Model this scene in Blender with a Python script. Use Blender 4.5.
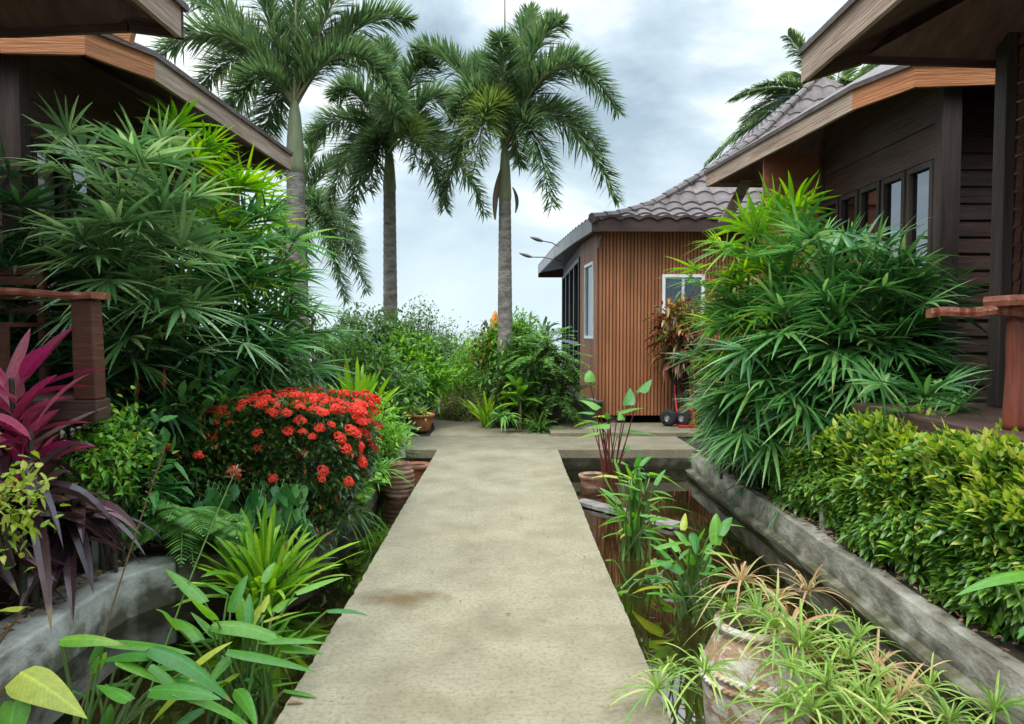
import bpy, math, random
import numpy as np
from mathutils import Vector
R = math.radians
rng = np.random.default_rng(7)
random.seed(7)
sc = bpy.context.scene
for o in list(bpy.data.objects): bpy.data.objects.remove(o)

# ------------------------------------------------------------------ camera
EYE = 1.55; F = 740.0; PITCH = R(2.47); YAW = R(0.31)
cd = bpy.data.cameras.new('camera'); cam = bpy.data.objects.new('camera', cd)
sc.collection.objects.link(cam); sc.camera = cam
cam.location = (0, 0, EYE); cam.rotation_euler = (R(90) - PITCH, 0, -YAW)
cd.sensor_width = 36; cd.lens = 36 * F / 1024; cd.clip_start = 0.05; cd.clip_end = 20000
sc.render.resolution_x = 1024; sc.render.resolution_y = 724

# ------------------------------------------------------------------ world
SUN_EL, SUN_ROT = R(58), R(215)
w = bpy.data.worlds.new('World'); sc.world = w; w.use_nodes = True
nt = w.node_tree; nt.nodes.clear()
def wn(t, **k):
    n = nt.nodes.new(t)
    for a, b in k.items(): setattr(n, a, b)
    return n
out = wn('ShaderNodeOutputWorld'); bg = wn('ShaderNodeBackground'); bg.inputs[1].default_value = 0.11
sky = wn('ShaderNodeTexSky', sky_type='NISHITA', sun_disc=False, sun_elevation=SUN_EL, sun_rotation=SUN_ROT, dust_density=2.0)
tc = wn('ShaderNodeTexCoord'); mp = wn('ShaderNodeMapping'); mp.inputs['Scale'].default_value = (1.0, 1.0, 2.1)
mp.inputs['Location'].default_value = (0.35, 0.2, 0.15)
n1 = wn('ShaderNodeTexNoise'); n1.inputs['Scale'].default_value = 2.3; n1.inputs['Detail'].default_value = 9; n1.inputs['Roughness'].default_value = 0.55; n1.inputs['Distortion'].default_value = 0.25
n2 = wn('ShaderNodeTexNoise'); n2.inputs['Scale'].default_value = 1.5; n2.inputs['Detail'].default_value = 6
sep = wn('ShaderNodeSeparateXYZ')
nt.links.new(tc.outputs['Generated'], mp.inputs[0]); nt.links.new(tc.outputs['Generated'], sep.inputs[0])
mp2 = wn('ShaderNodeMapping'); mp2.inputs['Location'].default_value = (3.1, 1.7, 0.4); mp2.inputs['Scale'].default_value = (1, 1, 1.8)
nt.links.new(tc.outputs['Generated'], mp2.inputs[0])
nt.links.new(mp.outputs[0], n1.inputs[0]); nt.links.new(mp2.outputs[0], n2.inputs[0])
cr = wn('ShaderNodeValToRGB')       # brightness of the clouds
e = cr.color_ramp.elements
e[0].position = 0.40; e[0].color = (2.9, 3.8, 4.6, 1)
e[1].position = 0.60; e[1].color = (8.4, 8.7, 8.9, 1)
m_ = e.new(0.5); m_.color = (4.6, 5.6, 6.3, 1)
nt.links.new(n1.outputs[0], cr.inputs[0])
mr = wn('ShaderNodeMapRange'); mr.inputs[1].default_value = 0.30; mr.inputs[2].default_value = 0.52; mr.inputs[3].default_value = 0.55; mr.inputs[4].default_value = 1.0
nt.links.new(n2.outputs[0], mr.inputs[0])
mx = wn('ShaderNodeMix', data_type='RGBA')
nt.links.new(mr.outputs[0], mx.inputs[0]); nt.links.new(sky.outputs[0], mx.inputs[6]); nt.links.new(cr.outputs[0], mx.inputs[7])
hz = wn('ShaderNodeMapRange'); hz.inputs[1].default_value = 0.0; hz.inputs[2].default_value = 0.28; hz.inputs[3].default_value = 0.85; hz.inputs[4].default_value = 0.0
nt.links.new(sep.outputs[2], hz.inputs[0])
mx2 = wn('ShaderNodeMix', data_type='RGBA'); mx2.inputs[7].default_value = (5.6, 6.8, 7.3, 1)
nt.links.new(hz.outputs[0], mx2.inputs[0]); nt.links.new(mx.outputs[2], mx2.inputs[6])
# overcast sky is brighter overhead; boosted beyond that, above view, to add light
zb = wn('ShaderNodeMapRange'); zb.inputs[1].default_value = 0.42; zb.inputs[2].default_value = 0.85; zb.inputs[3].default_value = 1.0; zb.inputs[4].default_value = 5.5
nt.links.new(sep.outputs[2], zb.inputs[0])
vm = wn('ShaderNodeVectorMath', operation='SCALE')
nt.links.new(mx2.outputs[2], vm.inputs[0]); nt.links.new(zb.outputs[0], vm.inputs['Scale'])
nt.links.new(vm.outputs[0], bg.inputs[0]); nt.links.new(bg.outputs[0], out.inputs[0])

sd = bpy.data.lights.new('sun', 'SUN'); sd.energy = 1.5; sd.angle = R(18); sd.color = (1.0, 0.96, 0.88)
sun = bpy.data.objects.new('sun', sd); sc.collection.objects.link(sun)
az = SUN_ROT
sdir = Vector((math.sin(az) * math.cos(SUN_EL), math.cos(az) * math.cos(SUN_EL), math.sin(SUN_EL)))
sun.rotation_euler = sdir.to_track_quat('Z', 'Y').to_euler()
sc.view_settings.view_transform = 'Standard'; sc.view_settings.look = 'None'
sc.view_settings.exposure = 0.5; sc.view_settings.gamma = 1

# ------------------------------------------------------------------ pixel helpers
_f = np.array([math.sin(YAW) * math.cos(PITCH), math.cos(YAW) * math.cos(PITCH), -math.sin(PITCH)])
_r = np.array([math.cos(YAW), -math.sin(YAW), 0.0]); _u = np.cross(_r, _f)
def _ray(px, py): return _f + _r * (px - 512) / F + _u * (362 - py) / F
def P(px, py, Y):
    d = _ray(px, py); return np.array([0, 0, EYE]) + d * (Y / d[1])
def G(px, py, z=0.0):
    d = _ray(px, py); return np.array([0, 0, EYE]) + d * ((z - EYE) / d[2])

# ------------------------------------------------------------------ materials
MATS = {}
def newmat(name):
    m = bpy.data.materials.new(name); m.use_nodes = True; t = m.node_tree; t.nodes.clear()
    o = t.nodes.new('ShaderNodeOutputMaterial'); MATS[name] = m
    return m, t, o
def N(t, typ, **k):
    n = t.nodes.new(typ)
    for a, b in k.items(): setattr(n, a, b)
    return n
def ramp(t, cols):
    r = N(t, 'ShaderNodeValToRGB'); el = r.color_ramp.elements
    for i, (p, c) in enumerate(cols):
        x = el[i] if i < 2 else el.new(p)
        x.position = p; x.color = (*c, 1)
    return r
def ramp_ordered(t, cols):
    r = N(t, 'ShaderNodeValToRGB'); el = r.color_ramp.elements
    el[0].position = cols[0][0]; el[0].color = (*cols[0][1], 1)
    el[1].position = cols[-1][0]; el[1].color = (*cols[-1][1], 1)
    for p, c in cols[1:-1]:
        x = el.new(p); x.color = (*c, 1)
    return r
def leafmat(name, cols, rough=0.42, trans=0.3, spec=0.35, noise=0.25, ribk=.35, veink=.5, tip=.22):
    if .14 > cols[0][1][1] > cols[0][1][0]: cols = [(p, (c[0] * 2.2, c[1] * 1.82, c[2] * 1.35)) for p, c in cols]
    m, t, o = newmat(name); L = t.links.new
    geo = N(t, 'ShaderNodeNewGeometry'); r = ramp_ordered(t, cols)
    tcn = N(t, 'ShaderNodeTexCoord'); no = N(t, 'ShaderNodeTexNoise'); no.inputs['Scale'].default_value = 3.0; no.inputs['Detail'].default_value = 3
    L(tcn.outputs['Object'], no.inputs[0])
    mm = N(t, 'ShaderNodeMath', operation='MULTIPLY_ADD'); mm.inputs[1].default_value = noise * 2; mm.inputs[2].default_value = -noise
    L(no.outputs[0], mm.inputs[0])
    ad = N(t, 'ShaderNodeMath', operation='ADD'); L(geo.outputs['Random Per Island'], ad.inputs[0]); L(mm.outputs[0], ad.inputs[1])
    L(ad.outputs[0], r.inputs[0])
    no2 = N(t, 'ShaderNodeTexNoise'); no2.inputs['Scale'].default_value = 45; no2.inputs['Detail'].default_value = 2
    L(tcn.outputs['Object'], no2.inputs[0])
    hv = N(t, 'ShaderNodeHueSaturation'); mr = N(t, 'ShaderNodeMapRange'); mr.inputs[3].default_value = 0.7; mr.inputs[4].default_value = 1.3
    L(no2.outputs[0], mr.inputs[0]); L(mr.outputs[0], hv.inputs['Value']); L(r.outputs[0], hv.inputs['Color'])
    # midrib, side veins and dry tips, laid along each leaf
    at = N(t, 'ShaderNodeAttribute', attribute_name='leafuv'); sx_ = N(t, 'ShaderNodeSeparateXYZ'); L(at.outputs['Vector'], sx_.inputs[0])
    def M(op, a, b=None, c=None):
        q = N(t, 'ShaderNodeMath', operation=op)
        for i_, v_ in enumerate((a, b, c)):
            if v_ is None: continue
            if isinstance(v_, (int, float)): q.inputs[i_].default_value = v_
            else: L(v_, q.inputs[i_])
        return q.outputs[0]
    au = M('ABSOLUTE', M('SUBTRACT', sx_.outputs[0], .5))
    rib = M('SUBTRACT', 1.0, M('MINIMUM', M('DIVIDE', au, .07), 1.0))
    vein = M('MULTIPLY', M('SINE', M('MULTIPLY', M('SUBTRACT', sx_.outputs[1], M('MULTIPLY', au, .35)), 110)), .10)
    hv2 = N(t, 'ShaderNodeHueSaturation'); L(hv.outputs[0], hv2.inputs['Color']); L(M('ADD', M('ADD', 1.0, M('MULTIPLY', rib, ribk)), M('MULTIPLY', vein, veink)), hv2.inputs['Value'])
    dry = N(t, 'ShaderNodeMix', data_type='RGBA'); dry.inputs[7].default_value = (.26, .17, .07, 1); L(hv2.outputs[0], dry.inputs[6])
    rn = M('FRACT', M('MULTIPLY', geo.outputs['Random Per Island'], 17.31)); thr = M('SUBTRACT', 1.03, M('MULTIPLY', M('POWER', rn, 4.0), tip))
    L(M('MINIMUM', M('MAXIMUM', M('MULTIPLY', M('SUBTRACT', M('ADD', sx_.outputs[1], M('MULTIPLY', mm.outputs[0], .2)), thr), 25.0), 0.0), .9), dry.inputs[0])
    class _o: outputs = [dry.outputs[2]]
    hv = _o
    p = N(t, 'ShaderNodeBsdfPrincipled'); p.inputs['Roughness'].default_value = rough; p.inputs['Specular IOR Level'].default_value = spec
    L(hv.outputs[0], p.inputs['Base Color'])
    tr = N(t, 'ShaderNodeBsdfTranslucent')
    h2 = N(t, 'ShaderNodeHueSaturation'); h2.inputs['Hue'].default_value = 0.485; h2.inputs['Saturation'].default_value = 1.1; h2.inputs['Value'].default_value = 1.6
    L(hv.outputs[0], h2.inputs['Color']); L(h2.outputs[0], tr.inputs[0])
    ms = N(t, 'ShaderNodeMixShader'); ms.inputs[0].default_value = trans
    L(p.outputs[0], ms.inputs[1]); L(tr.outputs[0], ms.inputs[2]); L(ms.outputs[0], o.inputs[0])
    return m
def surf(name, cols, scale=(4, 4, 4), detail=6, rough=0.8, bump=0.3, bscale=30, spec=0.3, dist=0.0, metallic=0.0, extra=None, coord='Object', bdist=0.02):
    m, t, o = newmat(name); L = t.links.new
    tcn = N(t, 'ShaderNodeTexCoord'); mp = N(t, 'ShaderNodeMapping'); mp.inputs['Scale'].default_value = scale
    L(tcn.outputs[coord], mp.inputs[0])
    no = N(t, 'ShaderNodeTexNoise'); no.inputs['Scale'].default_value = 1; no.inputs['Detail'].default_value = detail; no.inputs['Roughness'].default_value = 0.62; no.inputs['Distortion'].default_value = dist
    L(mp.outputs[0], no.inputs[0]); r = ramp_ordered(t, cols); L(no.outputs[0], r.inputs[0])
    p = N(t, 'ShaderNodeBsdfPrincipled'); p.inputs['Roughness'].default_value = rough; p.inputs['Specular IOR Level'].default_value = spec; p.inputs['Metallic'].default_value = metallic
    col = r.outputs[0]
    if extra: col = extra(t, tcn, col)
    gi = N(t, 'ShaderNodeNewGeometry'); m1 = N(t, 'ShaderNodeMapRange'); m1.inputs[3].default_value = .82; m1.inputs[4].default_value = 1.18; L(gi.outputs['Random Per Island'], m1.inputs[0])
    nb2 = N(t, 'ShaderNodeTexNoise'); nb2.inputs['Scale'].default_value = 1.7; nb2.inputs['Detail'].default_value = 5; nb2.inputs['Roughness'].default_value = .65; L(tcn.outputs[coord], nb2.inputs[0])
    m2 = N(t, 'ShaderNodeMapRange'); m2.inputs[1].default_value = .3; m2.inputs[2].default_value = .7; m2.inputs[3].default_value = .88; m2.inputs[4].default_value = 1.1; L(nb2.outputs[0], m2.inputs[0])
    mv = N(t, 'ShaderNodeMath', operation='MULTIPLY'); L(m1.outputs[0], mv.inputs[0]); L(m2.outputs[0], mv.inputs[1])
    hh = N(t, 'ShaderNodeHueSaturation'); L(col, hh.inputs['Color']); L(mv.outputs[0], hh.inputs['Value']); col = hh.outputs[0]
    L(col, p.inputs['Base Color'])
    if bump:
        b = N(t, 'ShaderNodeBump'); b.inputs['Strength'].default_value = bump; b.inputs['Distance'].default_value = bdist
        nb = N(t, 'ShaderNodeTexNoise'); nb.inputs['Scale'].default_value = bscale / max(scale) if False else 1; nb.inputs['Detail'].default_value = 6
        mp3 = N(t, 'ShaderNodeMapping'); k = bscale / max(scale); mp3.inputs['Scale'].default_value = tuple(s * k for s in scale)
        L(tcn.outputs[coord], mp3.inputs[0]); L(mp3.outputs[0], nb.inputs[0]); L(nb.outputs[0], b.inputs['Height']); L(b.outputs[0], p.inputs['Normal'])
    L(p.outputs[0], o.inputs[0])
    return m

# foliage
leafmat('rhapis', [(0.0, (.010, .045, .017)), (.4, (.022, .092, .028)), (.8, (.05, .15, .05)), (1, (.10, .21, .085))], rough=.36, spec=.5)
leafmat('rhapis_pale', [(0.0, (.022, .065, .030)), (.5, (.05, .13, .055)), (1, (.14, .24, .13))], rough=.3, spec=.7)
leafmat('rhapis_lime', [(0.0, (.025, .10, .012)), (.5, (.05, .15, .015)), (.9, (.09, .20, .02)), (1, (.15, .22, .03))], rough=.4, trans=.35)
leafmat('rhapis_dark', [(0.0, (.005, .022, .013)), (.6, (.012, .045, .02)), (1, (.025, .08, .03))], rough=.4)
leafmat('palm', [(0.0, (.024, .06, .035)), (.5, (.045, .10, .052)), (1, (.085, .15, .075))], rough=.4, trans=.25)
leafmat('palm_yellow', [(0.0, (.025, .055, .02)), (.5, (.042, .085, .025)), (1, (.075, .12, .035))], rough=.4, trans=.35)
leafmat('coconut', [(0.0, (.03, .075, .04)), (1, (.09, .15, .07))], rough=.4, trans=.3)
leafmat('hedge', [(0.0, (.014, .05, .012)), (.45, (.04, .115, .02)), (1, (.09, .19, .03))], rough=.3, spec=.5)
leafmat('hedge_young', [(0.0, (.14, .27, .025)), (.5, (.32, .42, .045)), (1, (.58, .58, .13))], rough=.35, trans=.4)
leafmat('ixora', [(0.0, (.008, .028, .010)), (.5, (.018, .055, .014)), (.95, (.045, .10, .022)), (1, (.16, .05, .02))], rough=.3, spec=.5)
leafmat('shrub', [(0.0, (.012, .045, .014)), (.5, (.035, .10, .025)), (1, (.075, .17, .04))], rough=.4)
leafmat('shrub_bright', [(0.0, (.03, .11, .02)), (.5, (.07, .2, .03)), (1, (.14, .3, .045))], rough=.4, trans=.35)
leafmat('shrub_grey', [(0.0, (.025, .07, .03)), (.5, (.05, .12, .05)), (1, (.10, .18, .08))], rough=.5)
leafmat('fern', [(0.0, (.03, .10, .03)), (.5, (.06, .165, .05)), (1, (.11, .24, .07))], rough=.45, trans=.35)
leafmat('lily', [(0.0, (.035, .12, .012)), (.5, (.085, .21, .02)), (1, (.17, .31, .045))], rough=.35, trans=.35)
leafmat('arrowhead', [(0.0, (.010, .055, .016)), (.5, (.022, .095, .026)), (1, (.07, .19, .06))], rough=.4, spec=.3)
leafmat('thalia', [(0.0, (.04, .17, .03)), (.5, (.09, .26, .03)), (.88, (.15, .33, .035)), (1, (.36, .38, .04))], rough=.36, trans=.4)
leafmat('thalia_yellow', [(0.0, (.25, .34, .04)), (1, (.42, .42, .06))], rough=.4, trans=.4)
leafmat('cyperus', [(0.0, (.10, .23, .03)), (.55, (.21, .33, .06)), (.9, (.32, .42, .10)), (1, (.40, .40, .12))], rough=.4, trans=.3)
leafmat('cyperus_dry', [(0.0, (.34, .32, .12)), (.5, (.42, .31, .15)), (1, (.45, .25, .13))], rough=.5, trans=.3)
leafmat('cordyline_pink', [(0.0, (.16, .018, .04)), (.5, (.42, .05, .11)), (.8, (.55, .14, .2)), (1, (.22, .14, .11))], rough=.36, trans=.3)
leafmat('cordyline_dark', [(0.0, (.028, .014, .018)), (.5, (.065, .026, .032)), (.9, (.12, .07, .055)), (1, (.2, .05, .07))], rough=.34, spec=.5, trans=.15)
leafmat('croton', [(0.0, (.07, .012, .012)), (.4, (.20, .03, .02)), (.65, (.07, .12, .02)), (.85, (.05, .10, .02)), (1, (.5, .22, .04))], rough=.34, spec=.5)
leafmat('croton_yellow', [(0.0, (.06, .14, .02)), (.5, (.22, .28, .03)), (1, (.5, .16, .04))], rough=.34, spec=.5)
leafmat('ti_green', [(0.0, (.05, .12, .03)), (.5, (.12, .2, .05)), (1, (.26, .27, .08))], rough=.4, trans=.3)
leafmat('petal_red', [(0.0, (.62, .03, .015)), (.6, (.80, .065, .03)), (1, (.88, .15, .07))], rough=.5, trans=.25, spec=.2)
leafmat('petal_spike', [(0.0, (.55, .03, .02)), (1, (.75, .12, .06))], rough=.5, trans=.25)
leafmat('litter', [(0.0, (.07, .04, .02)), (.5, (.16, .10, .05)), (1, (.28, .19, .10))], rough=.8, trans=.1)
leafmat('groundcover', [(0.0, (.03, .09, .02)), (.6, (.08, .13, .03)), (1, (.17, .09, .05))], rough=.5)

def mk_path(t, tcn, col):
    L = t.links.new
    def mix(a, fac, b):
        mx = N(t, 'ShaderNodeMix', data_type='RGBA'); L(fac, mx.inputs[0]); L(a, mx.inputs[6])
        if isinstance(b, tuple): mx.inputs[7].default_value = (*b, 1)
        else: L(b, mx.inputs[7])
        return mx.outputs[2]
    # broomed streaks across the walk
    mp = N(t, 'ShaderNodeMapping'); mp.inputs['Scale'].default_value = (9, 55, 1); L(tcn.outputs['Object'], mp.inputs[0])
    n = N(t, 'ShaderNodeTexNoise'); n.inputs['Scale'].default_value = 1; n.inputs['Detail'].default_value = 5; n.inputs['Distortion'].default_value = .6; L(mp.outputs[0], n.inputs[0])
    r = N(t, 'ShaderNodeMapRange'); r.inputs[1].default_value = .5; r.inputs[2].default_value = .8; r.inputs[4].default_value = .28; L(n.outputs[0], r.inputs[0])
    col = mix(col, r.outputs[0], (.13, .108, .065))
    # fine grit
    n4 = N(t, 'ShaderNodeTexNoise'); n4.inputs['Scale'].default_value = 42; n4.inputs['Detail'].default_value = 9; n4.inputs['Roughness'].default_value = .75; L(tcn.outputs['Object'], n4.inputs[0])
    r4 = N(t, 'ShaderNodeMapRange'); r4.inputs[1].default_value = .48; r4.inputs[2].default_value = .66; r4.inputs[4].default_value = .7; L(n4.outputs[0], r4.inputs[0])
    col = mix(col, r4.outputs[0], (.085, .07, .045))
    # rust brown damp stains, each where it lies on the walk
    for (cx, cy, rx, ry, k, c) in ((-.62, 4.22, .34, .22, .85, (.09, .055, .018)), (-.3, 3.0, .5, .18, .35, (.10, .075, .035)), (.1, 3.75, .55, .2, .3, (.11, .08, .035)), (-.55, 5.6, .4, .3, .35, (.13, .10, .05))):
        mp = N(t, 'ShaderNodeMapping'); mp.inputs['Location'].default_value = (-cx / rx, -cy / ry, 0); mp.inputs['Scale'].default_value = (1 / rx, 1 / ry, 0)
        L(tcn.outputs['Object'], mp.inputs[0])
        nn = N(t, 'ShaderNodeTexNoise'); nn.inputs['Scale'].default_value = 6; nn.inputs['Detail'].default_value = 6; L(tcn.outputs['Object'], nn.inputs[0])
        ln = N(t, 'ShaderNodeVectorMath', operation='LENGTH'); L(mp.outputs[0], ln.inputs[0])
        ad = N(t, 'ShaderNodeMath', operation='MULTIPLY_ADD'); ad.inputs[1].default_value = 1.6; L(nn.outputs[0], ad.inputs[0]); L(ln.outputs['Value'], ad.inputs[2])
        r = N(t, 'ShaderNodeMapRange'); r.inputs[1].default_value = 1.7; r.inputs[2].default_value = .9; r.inputs[3].default_value = 0; r.inputs[4].default_value = k; L(ad.outputs[0], r.inputs[0])
        col = mix(col, r.outputs[0], c)
    return col
surf('concrete_walk', [(.28, (.150, .128, .080)), (.5, (.210, .182, .117)), (.72, (.255, .224, .150))], scale=(2.6, 2.2, 2), detail=9, rough=.88, bump=.2, bscale=90, extra=mk_path)
def algae(t, tcn, col):
    L = t.links.new; sp = N(t, 'ShaderNodeSeparateXYZ'); L(tcn.outputs['Object'], sp.inputs[0]); nn = N(t, 'ShaderNodeTexNoise'); nn.inputs['Scale'].default_value = 7; nn.inputs['Detail'].default_value = 5; L(tcn.outputs['Object'], nn.inputs[0])
    ad = N(t, 'ShaderNodeMath', operation='MULTIPLY_ADD'); ad.inputs[1].default_value = .35; L(nn.outputs[0], ad.inputs[0]); L(sp.outputs[2], ad.inputs[2])
    r = N(t, 'ShaderNodeMapRange'); r.inputs[1].default_value = .07; r.inputs[2].default_value = -.06; r.inputs[3].default_value = 0; r.inputs[4].default_value = .92; L(ad.outputs[0], r.inputs[0])
    mx = N(t, 'ShaderNodeMix', data_type='RGBA'); L(r.outputs[0], mx.inputs[0]); L(col, mx.inputs[6]); mx.inputs[7].default_value = (.05, .048, .02, 1); return mx.outputs[2]
surf('concrete_wall', [(.28, (.06, .055, .038)), (.45, (.16, .148, .11)), (.6, (.27, .255, .205)), (.8, (.38, .365, .315))], scale=(3, 3, 6), rough=.9, bump=.5, bscale=40, extra=algae)
surf('concrete_pale', [(.3, (.14, .125, .09)), (.5, (.36, .345, .29)), (.75, (.52, .51, .45))], scale=(5, 5, 8), rough=.85, bump=.4, bscale=50, extra=algae)
surf('soil', [(.3, (.018, .013, .009)), (.6, (.05, .036, .023)), (.85, (.10, .075, .05))], scale=(6, 6, 6), rough=1, bump=1, bscale=50)
surf('mud', [(.3, (.04, .034, .016)), (.55, (.11, .085, .04)), (.8, (.19, .15, .07))], scale=(3, 3, 3), rough=1, bump=.6, bscale=20)
surf('rock', [(.3, (.05, .042, .026)), (.6, (.14, .115, .075)), (.8, (.22, .19, .13))], scale=(6, 6, 6), rough=.9, bump=.8, bscale=30, extra=algae)
surf('wood_dark', [(.3, (.042, .023, .018)), (.6, (.088, .048, .036)), (.8, (.13, .078, .06))], scale=(2, 2, 22), rough=.55, bump=.4, bscale=60)
surf('wood_soffit', [(.3, (.06, .032, .024)), (.6, (.12, .068, .05)), (.8, (.18, .11, .08))], scale=(14, 3, 3), rough=.6, bump=.3, bscale=60)
surf('wood_grey', [(.3, (.17, .11, .075)), (.5, (.30, .21, .155)), (.75, (.44, .34, .26))], scale=(1.2, 1.2, 26), rough=.8, bump=.5, bscale=60, dist=.4)
surf('wood_orange', [(.3, (.17, .055, .018)), (.5, (.33, .125, .045)), (.75, (.46, .20, .08))], scale=(1.5, 1.5, 34), rough=.55, bump=.4, bscale=70, dist=.4)
surf('wood_panel', [(.3, (.20, .065, .035)), (.6, (.30, .105, .055)), (.8, (.38, .15, .08))], scale=(2, 2, 9), rough=.5, bump=.2, bscale=40)
surf('wood_post', [(.3, (.022, .014, .012)), (.6, (.05, .034, .028)), (.8, (.085, .06, .05))], scale=(22, 22, 1.4), rough=.7, bump=.5, bscale=60)
surf('wood_red', [(.3, (.09, .018, .010)), (.55, (.20, .045, .022)), (.8, (.31, .10, .05))], scale=(16, 16, 1.6), rough=.42, bump=.5, bscale=50, spec=.5)
surf('wood_rail', [(.3, (.13, .035, .018)), (.55, (.24, .075, .04)), (.8, (.36, .17, .09))], scale=(2, 14, 14), rough=.4, bump=.4, bscale=50, spec=.5)
surf('wood_teak', [(.3, (.06, .022, .012)), (.6, (.115, .042, .024)), (.8, (.17, .07, .04))], scale=(2, 2, 14), rough=.6, bump=.4, bscale=50)
surf('slat', [(.3, (.28, .11, .046)), (.55, (.38, .155, .068)), (.8, (.46, .2, .09))], scale=(10, 10, .6), rough=.5, bump=.15, bscale=30)
surf('slat_back', [(.3, (.17, .06, .025)), (.8, (.24, .09, .04))], scale=(3, 3, 3), rough=.7, bump=0)
surf('roof_tile', [(.3, (.035, .024, .021)), (.5, (.08, .056, .050)), (.75, (.14, .108, .096))], scale=(3, 3, 3), rough=.55, bump=.3, bscale=40, spec=.4)
surf('fascia_brown', [(.3, (.035, .02, .018)), (.8, (.07, .042, .036))], scale=(2, 2, 8), rough=.6, bump=.2)
surf('gutter', [(.3, (.13, .12, .12)), (.8, (.26, .25, .24))], scale=(2, 2, 2), rough=.45, bump=.1)
surf('white_frame', [(.3, (.66, .67, .68)), (.8, (.8, .8, .8))], scale=(3, 3, 3), rough=.4, bump=0)
surf('black_frame', [(.3, (.008, .009, .01)), (.8, (.02, .021, .024))], scale=(3, 3, 3), rough=.35, bump=0)
surf('trunk', [(.3, (.10, .088, .075)), (.5, (.21, .185, .16)), (.75, (.34, .31, .27))], scale=(6, 6, 16), rough=.9, bump=.7, bscale=40)
surf('crownshaft', [(.3, (.14, .17, .08)), (.5, (.22, .25, .13)), (.75, (.30, .30, .18))], scale=(8, 8, 1.5), rough=.55, bump=.2)
surf('frond_stem', [(.3, (.10, .10, .04)), (.8, (.22, .20, .10))], scale=(8, 8, 8), rough=.6, bump=0)
surf('husk', [(.3, (.09, .06, .04)), (.8, (.2, .145, .10))], scale=(10, 10, 3), rough=.9, bump=.5)
surf('bark', [(.3, (.025, .018, .013)), (.8, (.09, .065, .045))], scale=(12, 12, 4), rough=.9, bump=.5)
surf('cane', [(.3, (.02, .02, .012)), (.8, (.07, .065, .035))], scale=(6, 6, 30), rough=.7, bump=.3)
surf('stem_green', [(.3, (.07, .15, .025)), (.8, (.16, .26, .06))], scale=(6, 6, 3), rough=.5, bump=0)
surf('stem_red', [(.3, (.12, .018, .014)), (.8, (.24, .05, .03))], scale=(6, 6, 3), rough=.45, bump=0)
surf('stem_brown', [(.3, (.10, .055, .025)), (.8, (.21, .14, .06))], scale=(6, 6, 3), rough=.6, bump=0)
surf('terracotta', [(.3, (.26, .085, .04)), (.55, (.38, .135, .065)), (.8, (.47, .2, .11))], scale=(7, 7, 7), rough=.8, bump=.3, bscale=40)
surf('terracotta_old', [(.3, (.14, .07, .04)), (.5, (.27, .14, .085)), (.75, (.38, .28, .2))], scale=(9, 9, 14), rough=.85, bump=.5, bscale=40)
surf('jar_glaze', [(.30, (.22, .15, .07)), (.42, (.36, .28, .15)), (.47, (.42, .22, .13)), (.52, (.56, .50, .40)), (.70, (.66, .62, .55))], scale=(8, 8, 11), rough=.55, bump=.5, bscale=60, dist=.8)
surf('green_glaze', [(.3, (.07, .10, .07)), (.8, (.17, .21, .15))], scale=(8, 8, 8), rough=.3, bump=.2)
surf('black_plastic', [(.3, (.008, .008, .008)), (.8, (.02, .02, .02))], scale=(8, 8, 8), rough=.5, bump=.1)
surf('tyre', [(.3, (.012, .012, .013)), (.8, (.03, .03, .03))], scale=(8, 8, 8), rough=.8, bump=.2)
surf('red_paint', [(.3, (.42, .015, .012)), (.8, (.55, .03, .02))], scale=(8, 8, 8), rough=.4, bump=0)
surf('steel', [(.3, (.35, .36, .38)), (.8, (.55, .56, .58))], scale=(8, 8, 8), rough=.35, metallic=.8, bump=0)
surf('orange_cloth', [(.3, (.55, .17, .03)), (.8, (.7, .26, .06))], scale=(8, 8, 2), rough=.9, bump=.2)
surf('old_plank', [(.3, (.13, .12, .11)), (.55, (.24, .22, .20)), (.8, (.34, .32, .30))], scale=(3, 14, 14), rough=.9, bump=.5, bscale=50)
surf('pale_stone', [(.3, (.28, .23, .19)), (.6, (.42, .37, .32)), (.8, (.52, .48, .43))], scale=(12, 12, 12), rough=.9, bump=.6, bscale=50)
surf('interior', [(.3, (.02, .018, .016)), (.8, (.06, .05, .045))], scale=(2, 2, 2), rough=.9, bump=0)
def glassmat():
    m, t, o = newmat('glass'); L = t.links.new
    g = N(t, 'ShaderNodeBsdfGlossy'); g.inputs['Roughness'].default_value = .02; g.inputs[0].default_value = (.72, .76, .8, 1)
    tr = N(t, 'ShaderNodeBsdfTransparent'); tr.inputs[0].default_value = (.35, .4, .42, 1)
    fr = N(t, 'ShaderNodeFresnel'); fr.inputs[0].default_value = 1.9
    mr = N(t, 'ShaderNodeMapRange'); mr.inputs[3].default_value = .22; mr.inputs[4].default_value = 1; L(fr.outputs[0], mr.inputs[0])
    ms = N(t, 'ShaderNodeMixShader'); L(mr.outputs[0], ms.inputs[0]); L(tr.outputs[0], ms.inputs[1]); L(g.outputs[0], ms.inputs[2]); L(ms.outputs[0], o.inputs[0])
glassmat()
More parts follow.
